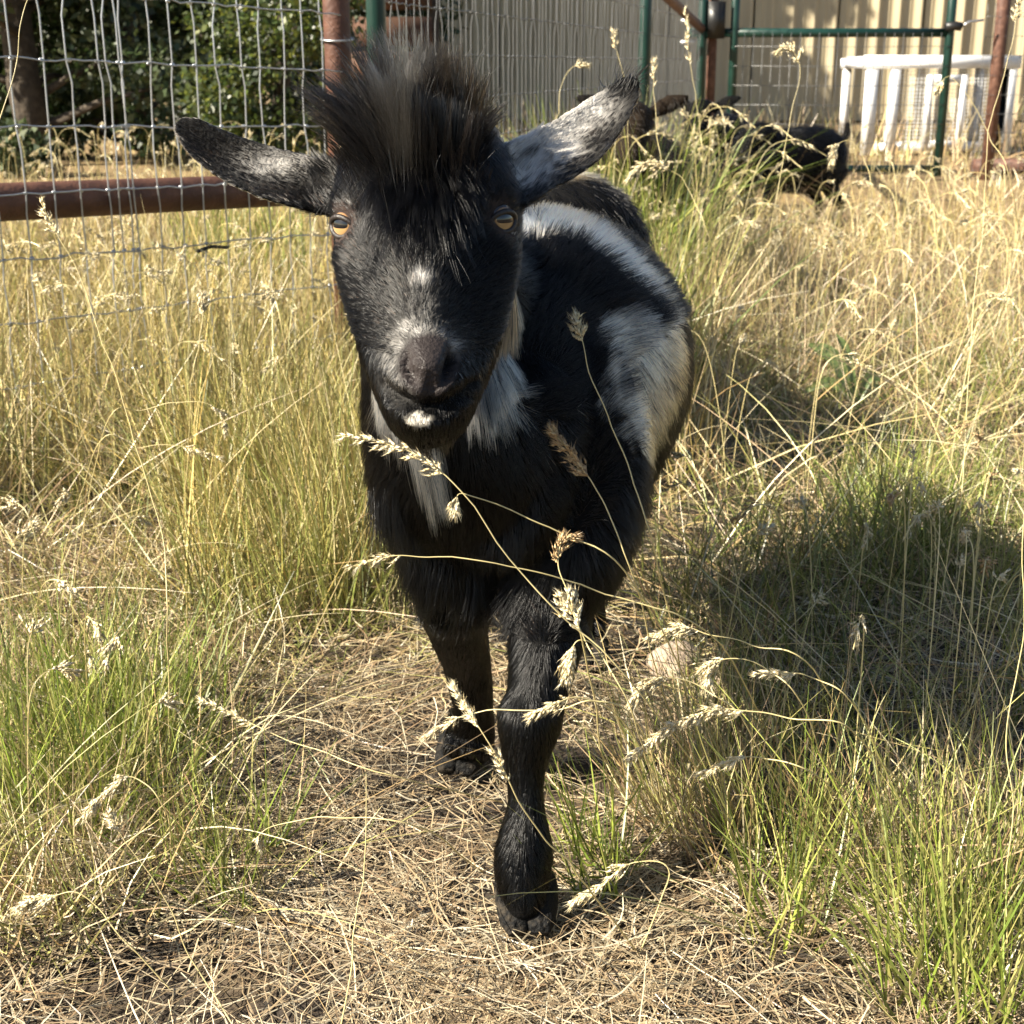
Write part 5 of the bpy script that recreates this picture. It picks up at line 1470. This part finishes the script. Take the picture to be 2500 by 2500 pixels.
#  label, root-first points, head fraction, husks, husk size, palette, options
ST = [
 ('long bent stalk crossing the breast of the goat from lower right to upper left', [G(1760, 1960)] + P((1600, 1740, .90), (1409, 1533, .86), (1293, 1402, .85), (1130, 1197, .84), (1040, 1125, .84), (950, 1085, .84), (840, 1065, .84)), .30, 70, .0085, SEED, {}),
 ('stalk ending in a hooked pale tuft on the chest of the goat', [G(1790, 1900)] + P((1560, 1450, .92), (1344, 1304, .88), (1185, 1216, .87), (1130, 1200, .87), (1112, 1245, .87)), .13, 34, .0085, SEED, {}),
 ('low flat stalk crossing in front of the knees to the left', [G(1900, 1850)] + P((1750, 1570, .95), (1460, 1450, .90), (1290, 1400, .88), (1060, 1362, .87), (960, 1358, .87), (850, 1385, .87)), .20, 30, .0075, SEED, {}),
 ('brown panicle standing before the right flank of the goat', [G(1660, 1830)] + P((1560, 1480, .95), (1456, 1216, .92), (1405, 1130, .92), (1348, 1048, .92)), .28, 80, .009, SEEDB, {'openness': .55}),
 ('thin upright stalk with a grey tip before the flank patch', [G(1700, 1830)] + P((1620, 1420, .97), (1540, 1123, .95), (1451, 904, .94), (1420, 820, .94), (1405, 770, .94)), .20, 36, .0085, SEED, {}),
 ('drooping brown seed head hanging by the front knee', [G(1500, 1990)] + P((1430, 1620, .90), (1385, 1480, .88), (1362, 1380, .88), (1372, 1320, .88), (1395, 1308, .88)), .30, 60, .008, SEEDB, {}),
 ('pale branching seed head beside the lifted front leg', [G(1620, 2020)] + P((1480, 1680, .90), (1420, 1560, .88), (1400, 1500, .88), (1385, 1460, .88)), .40, 60, .0095, SEED, {'openness': .9}),
 ('bristly pale seed head hanging against the front leg', [G(1640, 2050)] + P((1560, 1800, .91), (1470, 1600, .89), (1420, 1560, .88), (1395, 1600, .88), (1385, 1650, .88)), .22, 70, .010, SEED, {'openness': .6}),
 ('blurred pale seed head slanting across the near shin', [G(1560, 2330)] + P((1420, 2150, .86), (1359, 2068, .83), (1260, 1920, .80), (1180, 1790, .79), (1104, 1675, .79)), .30, 80, .0075, SEED, {'openness': .35, 'droop': .1}),
 ('flat seed head pointing left between the front legs', [G(1700, 2080)] + P((1500, 1740, .93), (1340, 1725, .92), (1170, 1742, .93), (1100, 1770, .94), (1035, 1800, .95)), .22, 60, .008, SEED, {'openness': .4}),
 ('short seed head touching the near knee from the right', [G(1640, 2080)] + P((1560, 1780, .93), (1430, 1715, .90), (1350, 1722, .89), (1296, 1745, .89)), .28, 50, .008, SEED, {'openness': .5}),
 ('large arching seed head lowest over the right tussock', [G(2300, 2060)] + P((2100, 1800, .92), (1921, 1762, .92), (1772, 1746, .92), (1648, 1775, .92), (1542, 1845, .93)), .36, 130, .009, SEED, {'openness': .55}),
 ('arching seed head highest over the right tussock', [G(2150, 1990)] + P((1990, 1640, 1.0), (1834, 1552, 1.0), (1722, 1527, 1.0), (1650, 1535, 1.0), (1586, 1555, 1.0)), .30, 80, .009, SEED, {'openness': .5}),
 ('curled drooping seed head in the middle of the right tussock', [G(2080, 2010)] + P((1960, 1740, .98), (1870, 1640, .97), (1800, 1608, .97), (1745, 1625, .97), (1729, 1665, .97)), .26, 70, .010, SEED, {'openness': .7}),
 ('nodding seed head at the left side of the right tussock', [G(1960, 2030)] + P((1830, 1780, .96), (1720, 1690, .96), (1630, 1662, .96), (1570, 1680, .96), (1545, 1720, .96)), .30, 80, .010, SEED, {'openness': .7}),
 ('thin seed head under the large arching one', [G(2140, 2100)] + P((2000, 1900, .95), (1853, 1850, .95), (1772, 1858, .95), (1704, 1890, .95)), .30, 60, .0075, SEED, {'openness': .4}),
 ('golden seed head lying along the top of the right tussock', [G(2200, 2040)] + P((2090, 1720, .98), (1970, 1633, .99), (1900, 1632, .99), (1846, 1645, .99)), .30, 60, .008, SEED, {'openness': .4}),
 ('seed head lying on the straw right of the near hoof', [G(1560, 2330)] + P((1640, 2140, .99), (1560, 2110, .99), (1480, 2160, 1.0), (1400, 2200, 1.0)), .35, 70, .009, SEED, {'openness': .6}),
 ('tall bare stem leaning in from the right edge', [G(2460, 2420)] + P((2470, 1900, .93), (2490, 1500, .92), (2510, 1100, .91)), .0, 0, .008, SEED, {}),
 ('very tall straight stalk rising before the brown gate post', [G(2330, 1500)] + P((2380, 700, 1.75), (2419, 336, 1.75), (2471, 78, 1.75), (2490, -20, 1.75)), .16, 40, .010, SEED, {}),
 ('stalk with a sharply bent seed head before the green gate upright', [tuple(gp(2560, 1050))] + P((2480, 500, 2.0), (2420, 340, 2.0), (2345, 200, 2.0), (2315, 186, 2.0), (2285, 225, 2.0)), .13, 50, .012, SEED, {'openness': .6}),
 ('arched seed head before the tail of the black goat', [tuple(gp(2200, 950))] + P((2140, 520, 2.3), (2105, 400, 2.3), (2075, 352, 2.3), (2045, 355, 2.3), (2028, 400, 2.3)), .18, 60, .014, SEED, {'openness': .6}),
 ('leaning straight stalk before the black goat near the hutch', [tuple(gp(1850, 950))] + P((1880, 600, 2.3), (1925, 300, 2.3), (1950, 180, 2.3), (1930, 120, 2.3), (1903, 125, 2.3)), .26, 80, .014, SEED, {'openness': .8}),
 ('tall pale stalk reaching the top edge beside the gate hinge', [tuple(gp(1770, 900))] + P((1725, 420, 2.4), (1706, 290, 2.4), (1685, 130, 2.4), (1672, 20, 2.4)), .22, 34, .012, SEED, {'openness': .4, 'droop': .05}),
 ('pale stalk with small tip standing over the right ear of the goat', [tuple(gp(1600, 900))] + P((1540, 420, 2.3), (1522, 200, 2.3), (1508, 130, 2.3), (1498, 75, 2.3)), .20, 36, .012, SEED, {'openness': .4, 'droop': .05}),
 ('upright knobbly stalk right of the ear tip of the goat', [tuple(gp(1660, 900))] + P((1620, 480, 2.3), (1601, 290, 2.3), (1594, 200, 2.3), (1598, 148, 2.3)), .22, 36, .012, SEED, {'openness': .4, 'droop': .05}),
 ('small nodding seed head above the right ear of the goat', [tuple(gp(1420, 900))] + P((1365, 420, 2.3), (1368, 260, 2.3), (1388, 180, 2.3), (1412, 155, 2.3), (1432, 158, 2.3)), .20, 40, .012, SEED, {}),
 ('broad arching seed head left of the black goats', [tuple(gp(1790, 980))] + P((1745, 640, 2.1), (1690, 470, 2.1), (1640, 408, 2.1), (1580, 398, 2.1), (1530, 440, 2.1)), .30, 110, .013, SEED, {'openness': .8}),
 ('long pale stem slanting across the left meadow', [G(420, 1890)] + P((405, 1560, 1.12), (393, 1329, 1.12), (300, 1010, 1.12), (197, 700, 1.12), (140, 570, 1.12), (100, 494, 1.12)), .14, 30, .008, SEED, {}),
 ('thin stem leaning out of the top left corner', [G(-330, 1500)] + P((-120, 700, 1.15), (0, 260, 1.15), (70, 0, 1.15), (90, -90, 1.15)), .05, 12, .008, SEED, {}),
 ('arched stalk with a drooping tip over the left meadow', [G(170, 1500)] + P((250, 1054, 1.4), (344, 1005, 1.4), (472, 980, 1.4), (540, 1000, 1.4), (550, 1054, 1.4)), .22, 40, .009, SEED, {}),
 ('stalk lying level over the left meadow', [G(120, 1520)] + P((231, 1095, 1.4), (340, 1090, 1.4), (442, 1088, 1.4), (541, 1118, 1.4)), .20, 40, .009, SEED, {}),
 ('upright straw coloured plume in the meadow beside the left fence', [G(440, 1400)] + P((470, 980, 1.5), (490, 800, 1.5), (495, 720, 1.5)), .22, 60, .010, SEED, {'openness': .6, 'droop': 0.1}),
 ('hooked seed head lying on the straw left of the front legs', [G(1180, 2130)] + P((1018, 2015, .98), (857, 1990, .98), (695, 2000, .99), (640, 2030, .99), (636, 2065, 1.0)), .12, 40, .0085, SEED, {}),
 ('long straight stem across the lower left corner', [G(600, 2560)] + P((500, 2370, .94), (380, 2180, .93), (267, 1990, .92)), .08, 24, .008, SEED, {}),
 ('upright bare stem in the straw at bottom centre', [G(815, 2620)] + P((860, 2300, .90), (888, 2090, .90), (894, 1890, .90)), .0, 0, .008, SEED, {}),
 ('long fallen stalk with a pale head pointing to the left edge', [G(1230, 1960)] + P((980, 1900, 1.13), (733, 1823, 1.16), (577, 1748, 1.18), (484, 1705, 1.19)), .26, 60, .008, SEED, {'openness': .35}),
 ('fluffy pale seed head at the bottom left edge', [G(420, 2420)] + P((300, 2290, .97), (200, 2170, .97), (120, 2175, .97), (45, 2215, .97)), .22, 70, .010, SEED, {'openness': .7}),
 ('dense pale seed head among the green blades at left', [G(420, 2130)] + P((400, 1980, 1.02), (330, 1900, 1.02), (270, 1930, 1.02), (195, 2000, 1.02)), .35, 80, .009, SEED, {'openness': .6}),
]
for i, (lab, pts, hf, n, size, pal, kw) in enumerate(ST):
    stalk(lab, pts, hf, n, size, pal, seed=i, **kw)

# ---- broad leaved weed, stones ------------------------------------------
def weed():
    c = gp(2090, 1010)
    root = empty('broadleaf_weed', tuple(c), 'broad leaved green weed in the grass right of the goat', 'weed')
    for k, (tip, w) in enumerate((((1975, 840), 0.015), ((2040, 815), 0.008), ((1960, 958), 0.010), ((2150, 930), 0.009), ((2170, 985), 0.009))):
        e = np.array(atY(tip[0], tip[1], c.y + 0.02)); b = np.array(tuple(c)) + (0, 0, 0.02)
        A = spline([b, b * 0.5 + e * 0.5 + (0, 0, 0.03), e], 9)
        T = nrm(np.gradient(A, axis=0)); S = nrm(np.cross(T, np.array((0.2, -1, 0.4))))
        ww = w * np.sin(np.pi * np.linspace(0.05, 0.98, 9)) ** 0.7
        V = np.stack([A - S * ww[:, None], A + np.array((0, 0.004, -0.004)), A + S * ww[:, None]], 1).reshape(-1, 3)
        F = []
        for i in range(8):
            for j in range(2): F.append((i * 3 + j, i * 3 + j + 1, i * 3 + j + 4, i * 3 + j + 3))
        obj('leaf', np_mesh('leaf', V - np.array(root.location), np.array(F), np.tile((0.16, 0.22, 0.07), (len(V), 1)), True), M['grass'], root)
weed()
def stone(px, py, s, label, seed):
    c = gp(px, py)
    bm = bmesh.new(); bmesh.ops.create_icosphere(bm, subdivisions=3, radius=s)
    V = np.array([tuple(v.co) for v in bm.verts])
    off = 1 + 0.28 * vnoise(V / s, 1.3, seed) + 0.1 * vnoise(V / s, 3.1, seed + 1)
    for v, k in zip(bm.verts, off): v.co = Vector((v.co.x * k, v.co.y * k * 0.8, v.co.z * k * 0.75))
    me = bpy.data.meshes.new('stone'); bm.to_mesh(me); bm.free()
    me.polygons.foreach_set('use_smooth', np.ones(len(me.polygons), bool))
    o = obj('stone', me, M['stone'], None, (c.x, c.y, s * 0.35)); tag(o, label, 'stone')
stone(1650, 1640, 0.032, 'pale pinkish stone half hidden in grass behind the near leg', 3)
stone(1740, 1690, 0.020, 'small tan stone among stems beside the larger pale one', 5)
